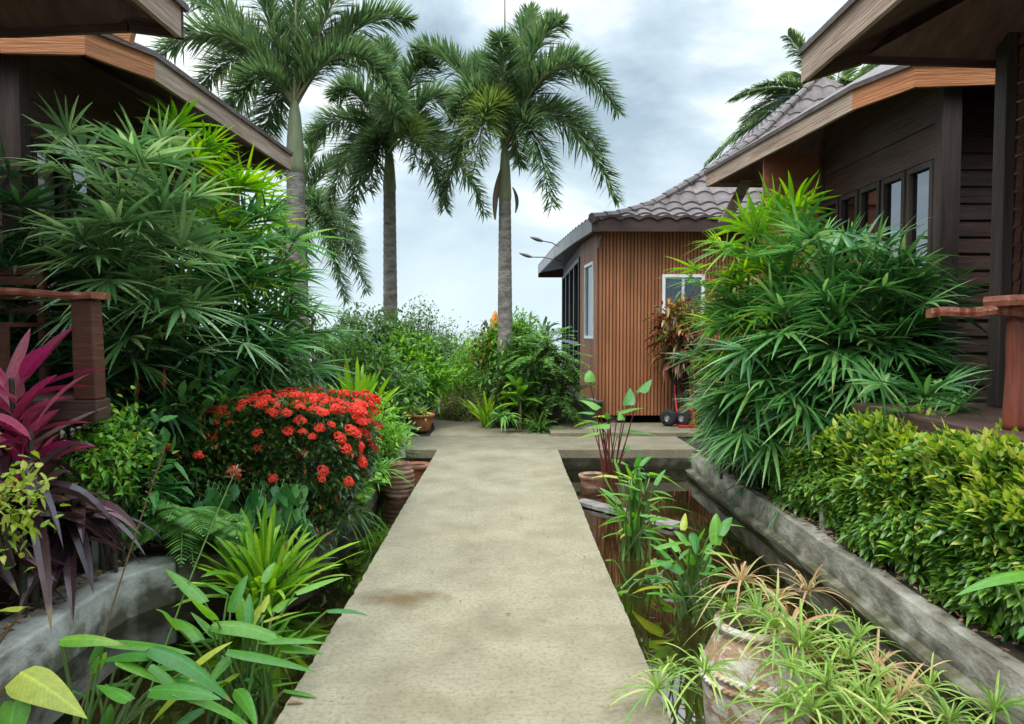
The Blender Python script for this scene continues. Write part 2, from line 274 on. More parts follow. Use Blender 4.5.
def watermat(name, tint, rough, bump, scale, base_refl=0.0, tr_w=True):
    m, t, o = newmat(name); L = t.links.new
    b = N(t, 'ShaderNodeBump'); b.inputs['Strength'].default_value = bump; b.inputs['Distance'].default_value = .02
    tcn = N(t, 'ShaderNodeTexCoord'); no = N(t, 'ShaderNodeTexNoise'); no.inputs['Scale'].default_value = scale; no.inputs['Detail'].default_value = 3
    L(tcn.outputs['Object'], no.inputs[0]); L(no.outputs[0], b.inputs['Height'])
    g = N(t, 'ShaderNodeBsdfGlossy'); g.inputs['Roughness'].default_value = rough; L(b.outputs[0], g.inputs['Normal'])
    if tr_w:
        tr = N(t, 'ShaderNodeBsdfTransparent'); tr.inputs[0].default_value = (*tint, 1)
    else:
        tr = N(t, 'ShaderNodeBsdfDiffuse'); tr.inputs[0].default_value = (*tint, 1)
    fr = N(t, 'ShaderNodeFresnel'); fr.inputs[0].default_value = 1.33; L(b.outputs[0], fr.inputs['Normal'])
    mr = N(t, 'ShaderNodeMapRange'); mr.inputs[3].default_value = base_refl; mr.inputs[4].default_value = 1; L(fr.outputs[0], mr.inputs[0])
    ms = N(t, 'ShaderNodeMixShader'); L(mr.outputs[0], ms.inputs[0]); L(tr.outputs[0], ms.inputs[1]); L(g.outputs[0], ms.inputs[2]); L(ms.outputs[0], o.inputs[0])
watermat('pond_water', (.66, .62, .44), .008, .02, 3.0, .30)
watermat('sea', (.16, .25, .28), .18, .5, .6, 0, False)

# ------------------------------------------------------------------ mesh builder
UP = np.array([0, 0, 1.0])
def nrm(v): return v / np.maximum(np.linalg.norm(v, axis=-1, keepdims=True), 1e-9)
PROF = {
    'strap': lambda t: np.clip(t * 7 + .35, 0, 1) * np.sqrt(np.clip(1 - t ** 3.2, 0, 1)),
    'grass': lambda t: (1 - t) ** .55 * .9 + .02,
    'lance': lambda t: np.sin(np.pi * np.clip(t, 0, 1) ** .75) ** .8 + .02,
    'lanceb': lambda t: np.clip(np.sin(np.pi * np.clip(t * .93 + .07, 0, 1) ** .62), 0, 1) ** .75 + .01,
    'fan': lambda t: np.clip(.3 + 2.2 * t, 0, 1) * np.clip((1.02 - t) * 1.7, 0, 1) ** .8,
    'ovate': lambda t: np.clip(np.sin(np.pi * np.clip(t * .97 + .03, 0, 1) ** .5), 0, 1) ** .8 + .01,
    'heart': lambda t: np.clip(np.where(t < .12, .75 + t * 2.1, 1.0 - ((t - .12) / .88) ** 1.5), 0.01, 1),
}
class MB:
    def __init__(s): s.v = []; s.f = []; s.n = 0; s.uv = []
    def add(s, v, f):
        v = np.asarray(v, float).reshape(-1, 3); s.v.append(v)
        f = np.asarray(f, int)
        s.f.extend((f + s.n).tolist()); s.n += len(v); return s
    def addl(s, v, faces):
        v = np.asarray(v, float).reshape(-1, 3); s.v.append(v); s.f.extend([[i + s.n for i in q] for q in faces]); s.n += len(v); return s
    def straps(s, P0, D, L, W, droop=0.3, n=5, prof='lance', fold=.12, side=None, curl=0.0, bendv=None):
        P0 = np.atleast_2d(P0); D = nrm(np.atleast_2d(D)); K = len(P0)
        L = np.broadcast_to(np.asarray(L, float), (K,)); W = np.broadcast_to(np.asarray(W, float), (K,)); dr = np.broadcast_to(np.asarray(droop, float), (K,))
        t = np.linspace(0, 1, n + 1)
        C = P0[:, None] + D[:, None] * (L[:, None] * t)[..., None]
        C[..., 2] -= (dr * L)[:, None] * t ** 2
        T = D[:, None] * np.ones((1, n + 1, 1)); T = T.copy(); T[..., 2] -= 2 * dr[:, None] * t
        T = nrm(T)
        if side is None:
            S = np.cross(D, UP); bad = np.linalg.norm(S, axis=1) < .05; S[bad] = [1, 0, 0]
            S = nrm(S + rng.normal(0, .25, S.shape))
        else: S = nrm(np.atleast_2d(side))
        S = np.repeat(S[:, None], n + 1, 1); S = nrm(S - T * (S * T).sum(-1, keepdims=True))
        Nn = np.cross(S, T)
        wv = (W[:, None] * PROF[prof](t)[None])[..., None]
        V = np.stack([C - S * wv / 2 + Nn * fold * wv, C, C + S * wv / 2 + Nn * fold * wv], 2).reshape(-1, 3)
        base = (np.arange(K) * (n + 1) * 3)[:, None, None]
        j = (np.arange(n) * 3)[None, :, None]
        q1 = base + j + np.array([0, 1, 4, 3]); q2 = base + j + np.array([1, 2, 5, 4])
        s.uv.append((s.n, np.stack([np.tile([0, .5, 1.0], K * (n + 1)), np.tile(np.repeat(t, 3), K)], 1)))
        s.add(V, np.concatenate([q1.reshape(-1, 4), q2.reshape(-1, 4)])); return s
    def tube(s, pts, rad, k=6, cap=True):
        pts = np.asarray(pts, float); m = len(pts); rad = np.broadcast_to(np.asarray(rad, float), (m,))
        T = nrm(np.gradient(pts, axis=0)); ref = np.array([0, 1.0, 0]) if abs(T[0][1]) < .8 else np.array([1.0, 0, 0])
        A = nrm(np.cross(T, ref)); B = np.cross(T, A)
        a = np.arange(k) * 2 * np.pi / k
        V = pts[:, None] + (A[:, None] * np.cos(a)[None, :, None] + B[:, None] * np.sin(a)[None, :, None]) * rad[:, None, None]
        f = []
        for i in range(m - 1):
            for j in range(k): f.append([i * k + j, i * k + (j + 1) % k, (i + 1) * k + (j + 1) % k, (i + 1) * k + j])
        if cap: f.append(list(range(k))[::-1]); f.append([(m - 1) * k + j for j in range(k)])
        s.addl(V, f); return s
    def box(s, x0, x1, y0, y1, z0, z1):
        v = [(x, y, z) for z in (z0, z1) for x, y in ((x0, y0), (x1, y0), (x1, y1), (x0, y1))]
        s.addl(v, [[3, 2, 1, 0], [4, 5, 6, 7], [0, 1, 5, 4], [1, 2, 6, 5], [2, 3, 7, 6], [3, 0, 4, 7]]); return s
    def obox(s, c, ax, ay, az):      # oriented box: centre and three half-axis vectors
        c, ax, ay, az = map(lambda q: np.asarray(q, float), (c, ax, ay, az))
        v = [c + sx * ax + sy * ay + sz * az for sz in (-1, 1) for sx, sy in ((-1, -1), (1, -1), (1, 1), (-1, 1))]
        s.addl(v, [[3, 2, 1, 0], [4, 5, 6, 7], [0, 1, 5, 4], [1, 2, 6, 5], [2, 3, 7, 6], [3, 0, 4, 7]]); return s
    def board(s, p, q, h, t, inward):   # upright board; bottom edge p->q, height h, thickness t along inward
        p, q = np.asarray(p, float), np.asarray(q, float); i = np.asarray(inward, float) * t; u = np.array([0, 0, h])
        v = [p, q, q + i, p + i, p + u, q + u, q + i + u, p + i + u]
        s.addl(v, [[3, 2, 1, 0], [4, 5, 6, 7], [0, 1, 5, 4], [1, 2, 6, 5], [2, 3, 7, 6], [3, 0, 4, 7]]); return s
    def lathe(s, c, prof, k=28, rmod=None):
        c = np.asarray(c, float); m = len(prof); a = np.arange(k) * 2 * np.pi / k
        V = np.array([[c + np.array([r * (1 + (rmod(i, x) if rmod else 0)) * math.cos(x), r * (1 + (rmod(i, x) if rmod else 0)) * math.sin(x), z]) for x in a] for i, (r, z) in enumerate(prof)])
        f = [[i * k + j, i * k + (j + 1) % k, (i + 1) * k + (j + 1) % k, (i + 1) * k + j] for i in range(m - 1) for j in range(k)]
        s.addl(V, f); return s
    def prism(s, poly, z0, z1):
        n = len(poly); v = [(x, y, z0) for x, y in poly] + [(x, y, z1) for x, y in poly]
        s.addl(v, [list(range(n))[::-1], list(range(n, 2 * n))] + [[i, (i + 1) % n, n + (i + 1) % n, n + i] for i in range(n)]); return s
    def build(s, name, mat, parent=None, smooth=False, label=None):
        me = bpy.data.meshes.new(name); V = np.concatenate(s.v)
        off = np.zeros(3); q = parent
        while q is not None: off += np.array(q.location); q = q.parent
        me.from_pydata((V - off).tolist(), [], s.f); me.update()
        if s.uv:
            A = np.zeros((len(V), 2)); A[:, 0] = .25
            for k_, u_ in s.uv: A[k_:k_ + len(u_)] = u_
            at = me.attributes.new('leafuv', 'FLOAT2', 'POINT'); at.data.foreach_set('vector', A.ravel().astype(np.float32))
        if smooth: me.shade_smooth()
        o = bpy.data.objects.new(name, me); sc.collection.objects.link(o); me.materials.append(MATS[mat] if isinstance(mat, str) else mat)
        if parent: o.parent = parent
        if label: o['label'] = label
        return o
def thing(name, label, cat, loc, group=None):
    o = bpy.data.objects.new(name, None); sc.collection.objects.link(o); o.empty_display_size = .1
    o.location = [float(x) for x in loc]; o['label'] = label; o['category'] = cat
    if group: o['group'] = group
    return o
def tag(o, label, cat, group=None):
    o['label'] = label; o['category'] = cat
    if group: o['group'] = group
    return o
def struct(o): o['kind'] = 'structure'; return o
def bevel(o, wd=.01, seg=2):
    m = o.modifiers.new('bevel', 'BEVEL'); m.width = wd; m.segments = seg; m.limit_method = 'ANGLE'; return o
def rdir(n, el0, el1, az0=0, az1=2 * np.pi):
    a = rng.uniform(az0, az1, n); e = rng.uniform(el0, el1, n)
    return np.stack([np.cos(a) * np.cos(e), np.sin(a) * np.cos(e), np.sin(e)], 1)
# ================================================================== SETTING
PL, PR = -0.92, 0.645          # edges of the walk
WATER = -0.275
# ground: one sheet to the horizon with the pond basin left open
g = MB()
YE = 9.62; XL0 = -2.42; XR0 = 2.32
g.addl([(-4000, -200, -.03), (XL0 - .2, -200, -.03), (XL0 - .2, 26, -.03), (-4000, 26, -.03)], [[0, 1, 2, 3]])
g.addl([(XR0 + .2, -200, -.03), (4000, -200, -.03), (4000, 26, -.03), (XR0 + .2, 26, -.03)], [[0, 1, 2, 3]])
g.addl([(XL0 - .2, -200, -.03), (XR0 + .2, -200, -.03), (XR0 + .2, -4, -.03), (XL0 - .2, -4, -.03)], [[0, 1, 2, 3]])
g.addl([(XL0 - .2, YE + .05, -.03), (XR0 + .2, YE + .05, -.03), (XR0 + .2, 26, -.03), (XL0 - .2, 26, -.03)], [[0, 1, 2, 3]])
g.addl([(-4000, 26, -.03), (4000, 26, -.03), (4000, 40, -3), (-4000, 40, -3)], [[0, 1, 2, 3]])
g.addl([(-4000, 40, -3), (4000, 40, -3), (4000, 9000, -9), (-4000, 9000, -9)], [[0, 1, 2, 3]])
struct(g.build('ground', 'soil'))
struct(MB().addl([(-9000, 27, -1.6), (9000, 27, -1.6), (9000, 9500, -1.6), (-9000, 9500, -1.6)], [[0, 1, 2, 3]]).build('sea_water', 'sea'))
# pond bed and water
xs = np.linspace(XL0 - .1, XR0 + .1, 40); ys = np.linspace(-4, YE, 90)
V = np.array([[x, y, -.62 + .09 * math.sin(x * 3.1 + y) * math.sin(y * 1.7) + rng.normal(0, .012)] for y in ys for x in xs])
f = [[j * 40 + i, j * 40 + i + 1, (j + 1) * 40 + i + 1, (j + 1) * 40 + i] for j in range(89) for i in range(39)]
struct(MB().add(V, f).build('pond_bed', 'mud', smooth=True))
struct(MB().addl([(XL0 - .05, -4, WATER), (XR0 + .05, -4, WATER), (XR0 + .05, YE + .02, WATER), (XL0 - .05, YE + .02, WATER)], [[0, 1, 2, 3]]).build('pond_water', 'pond_water'))

# the walk: slab on a set-back support, then the cross walk
ye = np.linspace(2.4, 9.5, 150)
edge = [(PR + rng.normal(0, .0015) + .004 * math.sin(y * 2.1) - (.009 if rng.random() < .03 else 0), y) for y in ye]; edgel = [(PL + rng.normal(0, .0015) + .004 * math.sin(y * 1.7) + (.009 if rng.random() < .03 else 0), y) for y in ye[::-1]]
o = MB().prism([(PL, -3), (PR, -3)] + edge + [(PR, 9.56), (PL, 9.56)] + edgel, -.11, 0).build('walkway', 'concrete_walk'); bevel(o, .006, 2); struct(o)
struct(MB().prism([(PL + .16, -3), (PR - .16, -3), (PR - .16, 9.9), (PL + .16, 9.9)], -.7, -.112).build('walkway_support', 'concrete_wall'))
o = MB().prism([(-1.62, 9.563), (2.46, 9.563), (2.46, 10.75), (-1.62, 10.75)], -.12, 0.0).build('cross_walk', 'concrete_walk'); bevel(o, .01); struct(o)
struct(MB().prism([(-2.7, YE + .06), (2.5, YE + .06), (2.5, YE + .3), (-2.7, YE + .3)], -.75, -.125).build('pond_end_wall', 'concrete_wall'))
o = MB().prism([(.62, 10.76), (2.98, 10.76), (2.98, 11.9), (.62, 11.9)], -.02, .055).build('landing_slab', 'concrete_walk'); bevel(o, .012); struct(o)
# far path bending away to the left
pc = [(-1.15, .8, 10.75), (-1.15, .62, 11.6), (-1.3, .2, 12.6), (-1.6, -.35, 14), (-2.2, -1.0, 16), (-3.2, -1.8, 18.5)]
m = MB(); V = []
for a, b, y in pc: V += [(a, y, .001), (b, y, .001), (b, y, -.06), (a, y, -.06)]
m.addl(V, [[4 * i, 4 * i + 1, 4 * i + 5, 4 * i + 4] for i in range(5)] + [[4 * i + 1, 4 * i + 2, 4 * i + 6, 4 * i + 5] for i in range(5)])
struct(m.build('garden_path', 'concrete_walk'))

# left pond wall (straight, then an irregular bank)
o = MB().prism([(-2.72, -3), (-2.42, -3), (-2.42, 4.45), (-2.40, 4.62), (-2.33, 4.78), (-2.22, 4.9), (-2.3, 5.05), (-2.72, 5.0)], -.75, .0).build('pond_wall', 'concrete_pale'); bevel(o, .02, 3)
tag(o, 'pale concrete pond wall on the left below the dark red cordyline leaves', 'wall')
bank = [(-2.75, 4.98), (-2.3, 4.92), (-2.12, 5.08), (-1.85, 5.2), (-1.72, 5.05), (-1.55, 5.22), (-1.42, 5.6), (-1.45, 6.3), (-1.38, 7.1), (-1.45, 8.0), (-1.6, 8.5), (-1.62, 9.66), (-2.75, 9.66)]
m = MB(); V = []; nb = len(bank)
for k, (zz, off) in enumerate(((-.75, .06), (-.3, .03), (-.12, 0), (-.06, -.05))):
    for i, (x, y) in enumerate(bank):
        V.append((x + (off + rng.normal(0, .012)) * (1 if 0 < i < nb - 1 else 0), y - (off if i < 7 else 0) + rng.normal(0, .01), zz))
F_ = [[k * nb + i, k * nb + (i + 1) % nb, (k + 1) * nb + (i + 1) % nb, (k + 1) * nb + i] for k in range(3) for i in range(nb)] + [[3 * nb + i for i in range(nb)]]
m.addl(V, F_); struct(m.build('planted_bank', 'rock'))
# right pond wall with ledge
m = MB(); prof = [(2.6, -.75), (2.25, -.75), (2.25, -.25), (2.235, -.24), (2.235, -.205), (2.295, -.19), (2.305, -.10), (2.315, -.01), (2.33, .0), (2.41, .0), (2.5, -.05)]
ys = np.arange(-3, 9.6, .35); V = []
for y in ys:
    for i, (x, z) in enumerate(prof): V.append((x + rng.normal(0, .006), y, z + rng.normal(0, .005)))
k = len(prof); m.addl(V, [[j * k + i, j * k + i + 1, (j + 1) * k + i + 1, (j + 1) * k + i] for j in range(len(ys) - 1) for i in range(k - 1)])
o = m.build('pond_wall', 'concrete_wall'); tag(o, 'weathered grey concrete pond wall on the right with a ledge, running below the clipped hedge', 'wall')
# beds: soil heaped behind the walls
def bed(name, x0, x1, y0, y1, z, nx=24, ny=60, a=.03):
    xs = np.linspace(x0, x1, nx); ys = np.linspace(y0, y1, ny); V = []
    for j, y in enumerate(ys):
        for i, x in enumerate(xs):
            e_ = min(i, nx - 1 - i, 2) / 2
            V.append((x, y, z * e_ - .02 * (1 - e_) + rng.normal(0, a * .4) * e_ + a * math.sin(x * 5 + y * 3.3) * e_))
    f = [[j * nx + i, j * nx + i + 1, (j + 1) * nx + i + 1, (j + 1) * nx + i] for j in range(ny - 1) for i in range(nx - 1)]
    return struct(MB().add(V, f).build(name, 'soil', smooth=True))
bed('soil_bed', -6, -2.7, -1, 10.5, .03); bed('soil_bed', 2.37, 6, -1, 9.5, .03); bed('soil_bed', -2.7, -1.5, 5.25, 9.5, .0)
def litter(n, x0, x1, y0, y1, z, sz, mat='litter', name='leaf_litter', lab=None):
    p = np.stack([rng.uniform(x0, x1, n), rng.uniform(y0, y1, n), np.full(n, z) + rng.uniform(0, .02, n)], 1)
    o = MB().straps(p, rdir(n, -.1, .35), rng.uniform(.6, 1.3, n) * sz, rng.uniform(.3, .5, n) * sz, .15, 3, 'ovate').build(name, mat); o['kind'] = 'stuff'; tag(o, lab, 'leaf litter')
litter(1500, 2.34, 3.0, 1, 9, .02, .05, lab='dry brown fallen leaves under the clipped hedge on the right')
litter(700, -3.3, -2.5, 2, 5.2, .03, .07, lab='dry brown fallen leaves behind the left pond wall')
litter(26, PL + .1, PR - .05, 2.6, 9, .003, .03, lab='a few tiny dry leaves scattered on the concrete walkway')

# ================================================================== BUNGALOWS
def ns(name, wallmat='wood_dark'): pass
def roofed(root, eave, apex, zb, fh, fmat, soffit_in=.45, over=.05):
    n = len(eave); c = np.mean(np.array(eave), 0)
    top = [(x + (x - c[0]) * .012, y + (y - c[1]) * .012, zb + fh + .012) for x, y in eave]
    m = MB(); na = len(apex)
    # upper surface to a short ridge, with thickness
    def near(p): return min(range(na), key=lambda k: (apex[k][0] - p[0]) ** 2 + (apex[k][1] - p[1]) ** 2)
    for i in range(n):
        a, b = top[i], top[(i + 1) % n]; ka, kb = near(a), near(b)
        A, B = apex[ka], apex[kb]
        up = [a, b, B] if ka == kb else [a, b, B, A]
        m.addl(up, [list(range(len(up)))])
        lo = [(x, y, z - .045) for x, y, z in up]; m.addl(lo, [list(range(len(lo)))[::-1]])
        m.addl([a, b, (b[0], b[1], b[2] - .045), (a[0], a[1], a[2] - .045)], [[3, 2, 1, 0]])
    m.build('roof_tiles', 'roof_tile', root)
    # soffit: a sloped ring going in and up from the eave
    m = MB(); e3 = [(x, y, zb + .03) for x, y in eave]; inn = []
    for x, y in eave:
        k = near((x, y)); d = np.array([apex[k][0] - x, apex[k][1] - y]); s_ = .62; inn.append((x + d[0] * s_, y + d[1] * s_, zb + .03 + (apex[k][2] - zb - fh) * s_ * .8))
    m.addl(e3 + inn, [[i, (i + 1) % n, n + (i + 1) % n, n + i] for i in range(n)])
    m.build('soffit', 'wood_soffit', root)
    for i in range(n):
        a, b = np.array(eave[i]), np.array(eave[(i + 1) % n]); d = b - a
        if fmat[i] is None: continue
        nn = np.array([-d[1], d[0]]); nn = nn / np.linalg.norm(nn); 
        if np.dot(nn, c - a) < 0: nn = -nn
        o = MB().board((a[0], a[1], zb), (b[0], b[1], zb), fh, .035, (nn[0], nn[1], 0)).build('fascia_board', fmat[i], root)
def siding(m, p, q, z0, z1, out, bh=.15):
    p, q, out = np.array(p, float), np.array(q, float), np.array([*out, 0.0])
    z = z0
    while z < z1 - .01:
        h = min(bh, z1 - z); a = np.array([*p, z]); b = np.array([*q, z])
        o1, o2 = out * .028, out * .008
        m.addl([a + o1, b + o1, b + o2 + [0, 0, h], a + o2 + [0, 0, h], a - out * .03, b - out * .03, b - out * .03 + [0, 0, h], a - out * .03 + [0, 0, h]],
               [[0, 1, 2, 3], [4, 5, 1, 0], [3, 2, 6, 7]]); z += bh
def wall_windows(root, X, y0, y1, z0, z1, n, inx):
    """row of n casements in a wall lying in the plane x = X; inx = direction of the interior"""
    w_ = (y1 - y0) / n
    for i in range(n):
        a, b = y0 + i * w_ + .02, y0 + (i + 1) * w_ - .02; t = .05
        m = MB(); xo = X - inx * .06
        x0, x1 = sorted((xo, X + inx * .02))
        m.box(x0, x1, a, a + t, z0, z1); m.box(x0, x1, b - t, b, z0, z1); m.box(x0, x1, a + t, b - t, z0, z0 + t); m.box(x0, x1, a + t, b - t, z1 - t, z1)
        m.box(x0 + .01, x1 - .01, a + t, b - t, z0 + (z1 - z0) * .34, z0 + (z1 - z0) * .34 + .03)
        f_ = m.build('window', 'wood_post', root)
        MB().box(X - inx * .02 - .002, X - inx * .02 + .002, a + t, b - t, z0 + t, z1 - t).build('pane', 'glass', f_)

# ---- far right bungalow
def far_bungalow(S, label, T, cx, tip, zbase):
    root = thing('bungalow', label, 'house', (S * 5.0, 8.0, 0))
    X = lambda x: S * x
    eave = [(X(tip[0]), tip[1]), (X(T[0][0]), T[0][1]), (X(T[1][0]), T[1][1]), (X(T[2][0]), T[2][1]), (X(7.6), T[2][1]), (X(7.6), tip[1] + .3)]
    roofed(root, eave, [(X(5.6), 7.9, 5.35), (X(5.6), 8.7, 5.35)], 3.55, .21, ['wood_grey', 'wood_orange', 'wood_orange', None, None, 'wood_grey'])
    wx = 3.7; yN = T[2][1] + .16; yF = tip[1] - 1.7 if S > 0 else tip[1] - 1.2
    # long wall above and below the windows
    m = MB(); siding(m, (X(wx), yN), (X(wx), yF), 3.03, 3.9, (-S, 0), .3); m.build('wall', 'wood_dark', root)
    m = MB(); siding(m, (X(wx), yN), (X(wx), yF), .75, 1.15, (-S, 0), .2); m.build('wall', 'wood_dark', root)
    m = MB(); siding(m, (X(wx + .14), yN + .5), (X(7.4), yN + .5), .75, 3.6, (0, -1), .15); m.build('wall', 'wood_dark', root)
    m = MB(); m.box(*sorted((X(wx + .05), X(wx + .08))), yN + .6, yF, .75, 1.1); m.box(*sorted((X(wx + .1), X(7.4))), yF + .0, yF + .08, .75, 3.9)
    m.box(*sorted((X(7.3), X(7.4))), yN + .6, yF, .75, 3.9); m.box(*sorted((X(wx + .1), X(7.3))), yN + .6, yF, .7, .75); m.build('wall', 'interior', root)
    wall_windows(root, X(wx), yN + .12, yF - .08, 1.15, 3.01, 5, S)
    m = MB(); m.box(*sorted((X(wx - .07), X(wx + .09))), yN - .02, yN + .11, .75, 3.6); o = m.build('corner_post', 'wood_post', root); bevel(o, .008)
    m = MB(); m.box(*sorted((X(wx - .05), X(wx + .05))), yF - .08, yF + .02, .75, 3.75); m.build('corner_post', 'wood_dark', root)
    # hanging panel closing the veranda end
    px_ = tip[0] + .23; m = MB(); m.box(*sorted((X(px_), X(wx - .03))), yF + .02, yF + .05, 2.46, 3.6); m.box(*sorted((X(px_), X(wx - .03))), yF - .005, yF + .018, 3.02, 3.06)
    m.build('gable_panel', 'wood_panel', root)
    # stilts
    for (x, y) in ((wx, yN + .05), (wx, yF), (5.5, yN + .6), (5.5, yF), (7.3, yN + .6), (7.3, yF)):
        MB().box(*sorted((X(x + .01), X(x + .14))), y, y + .14, -.05, .7).build('stilt', 'wood_dark', root)
    return root
g2 = lambda px, py, z: (abs(float(G(px, py, z)[0])), float(G(px, py, z)[1]))
farR = far_bungalow(1, 'dark timber bungalow on the right with a row of casement windows', [g2(852, 110, 3.55), g2(915, 87, 3.55), g2(1001, 84, 3.55)], 5.6, g2(706, 187, 3.55), .75)
farL = far_bungalow(-1, 'dark timber bungalow on the left behind the tall fan palms', [g2(155, 80, 3.55), g2(85, 54.5, 3.55), g2(0, 53, 3.55)], 5.6, g2(291, 170, 3.55), .75)
# slanting brace board at the far tip of the right roof
m = MB(); a, b = P(719, 222, 10.2), P(742, 180, 10.2); d = b - a
m.addl([a, a + [.16, 0, 0], b + [.16, 0, 0], b, a + [0, .05, 0], a + [.16, .05, 0], b + [.16, .05, 0], b + [0, .05, 0]], [[0, 1, 2, 3], [7, 6, 5, 4], [0, 4, 5, 1], [1, 5, 6, 2], [2, 6, 7, 3], [3, 7, 4, 0]])
m.build('brace_board', 'wood_grey', farR)
# upper rafter end showing under the near left eave
m = MB(); a, b, c_ = P(91, 24, 5.25), P(132, 30, 5.25), P(129, 42, 5.25); q = [a, b, c_]
m.addl([*q, *[p_ + np.array([0, .06, 0]) for p_ in q]], [[0, 1, 2], [5, 4, 3], [0, 3, 4, 1], [1, 4, 5, 2], [2, 5, 3, 0]]); m.build('rafter_end', 'wood_orange', farL)

# ---- near bungalows (mostly out of frame: eaves, decks, posts)
nearR = thing('bungalow', 'nearest bungalow on the right, its raised deck beside the golden hedge', 'house', (5, 2, 0))
def eaveline(a, b):
    p_, q_ = G(*a, 3.45), G(*b, 3.45); k_ = (-2 - p_[1]) / (q_[1] - p_[1]); e_ = p_ + (q_ - p_) * k_; return [(float(e_[0]), -2.0), (float(p_[0]), float(p_[1]))]
gg = lambda px, py: (float(G(px, py, 3.45)[0]), float(G(px, py, 3.45)[1]))
roofed(nearR, eaveline((801, 83), (897, 0)) + [gg(859, 64), gg(1002, 69), (7.6, gg(1002, 69)[1]), (7.6, -2)], [(5.2, 1.0, 5.3), (5.2, 3.2, 5.3)], 3.45, .24, ['wood_grey', 'wood_dark', 'wood_dark', 'wood_dark', None, None])
o = MB().prism([(2.62, -1), (7.4, -1), (7.4, 5.6), (2.62, 5.6)], .9, 1.0).build('deck', 'wood_dark', nearR); bevel(o, .01)
for y in (.5, 2.5, 4.3, 5.4): MB().box(2.9, 3.02, y, y + .12, -.05, .898).build('deck_stilt', 'wood_dark', nearR)
m = MB().box(3.465, 3.54, 5.2, 5.33, 1.0, 4.25); o = m.build('veranda_post', 'wood_post', nearR); bevel(o, .006)
m = MB()                                        # saw-toothed carved strip on the post
z = 1.15
while z < 3.9:
    m.addl([(3.543, 5.2, z), (3.555, 5.2, z + .11), (3.605, 5.2, z + .13), (3.587, 5.2, z + .01), (3.543, 5.26, z), (3.555, 5.26, z + .11), (3.605, 5.26, z + .13), (3.587, 5.26, z + .01)],
           [[0, 3, 2, 1], [4, 5, 6, 7], [0, 4, 7, 3], [3, 7, 6, 2], [2, 6, 5, 1], [1, 5, 4, 0]]); z += .125
m.build('carved_strip', 'wood_teak', nearR)
m = MB(); m.box(3.612, 3.70, 5.2, 5.32, 1.0, 4.3); siding(m, (3.705, 5.3), (7.3, 5.3), 1.0, 3.6, (0, -1), .15); m.build('wall', 'wood_dark', nearR)
# live-edge railing of the right deck: log post and slabs
def log(a, b, r, k=14, n=18, knobs=()):
    a, b = np.array(a, float), np.array(b, float); m = MB(); V = []
    T = nrm(b - a); A = nrm(np.cross(T, [0, 1, 0.1])); B = np.cross(T, A)
    for i in range(n):
        t = i / (n - 1); rr = r * (1.12 - .25 * t + .06 * math.sin(t * 9)); 
        for j in range(k):
            x = j * 2 * math.pi / k; q = rr * (1 + .07 * math.sin(3 * x + t * 4) + .04 * math.sin(5 * x))
            for (kt, kx, ka) in knobs: q += ka * math.exp(-((t - kt) / .05) ** 2 - ((math.remainder(x - kx, 2 * math.pi)) / .5) ** 2)
            V.append(a + (b - a) * t + A * q * math.cos(x) + B * q * math.sin(x))
    m.addl(V, [[i * k + j, i * k + (j + 1) % k, (i + 1) * k + (j + 1) % k, (i + 1) * k + j] for i in range(n - 1) for j in range(k)] + [list(range(k))[::-1], [(n - 1) * k + j for j in range(k)]]); return m
def slab(pts, w_, th, n=60):
    """live-edge slab following pts (x,y,z); width w_ across, thickness th"""
    pts = np.array(pts, float); s_ = np.r_[0, np.cumsum(np.linalg.norm(np.diff(pts, axis=0), axis=1))]; u = np.linspace(0, s_[-1], n)
    C = np.stack([np.interp(u, s_, pts[:, k_]) for k_ in range(3)], 1); T = nrm(np.gradient(C, axis=0)); S_ = nrm(np.cross(T, UP)); V = []
    for i in range(n):
        a_ = .5 * w_ * (1 + .10 * math.sin(i * .31) + .05 * math.sin(i * .83)); b_ = .5 * w_ * (1 + .12 * math.sin(i * .37 + 2) + .05 * math.sin(i * .97)); zz = .007 * math.sin(i * .22)
        V += [C[i] - S_[i] * a_ * .92 + [0, 0, zz], C[i] - S_[i] * a_ + [0, 0, zz + th * .5], C[i] - S_[i] * a_ * .95 + [0, 0, zz + th], C[i] + S_[i] * b_ * .95 + [0, 0, zz + th], C[i] + S_[i] * b_ + [0, 0, zz + th * .5], C[i] + S_[i] * b_ * .92 + [0, 0, zz]]
    return MB().addl(V, [[i * 6 + j, i * 6 + (j + 1) % 6, (i + 1) * 6 + (j + 1) % 6, (i + 1) * 6 + j] for i in range(n - 1) for j in range(6)] + [[5, 4, 3, 2, 1, 0], [(n - 1) * 6 + j for j in range(6)]])
rr = thing('deck_railing', 'low railing of glossy red-brown log post and live-edge top slabs on the right deck', 'railing', (2.8, 4.05, 1.0))
log((2.80, 4.05, 1.0), (2.80, 4.05, 1.615), .058, knobs=((.62, 2.6, .03), (.3, 3.4, .015), (.85, 3.0, .03))).build('log_post', 'wood_red', rr, smooth=True)
slab([(2.40, 4.22, 1.62), (2.6, 4.14, 1.63), (2.9, 4.05, 1.625)], .2, .05).build('top_slab', 'wood_rail', rr)
slab([(2.72, 4.1, 1.677), (2.86, 3.6, 1.672), (3.0, 2.6, 1.66)], .2, .055).build('top_slab', 'wood_rail', rr)

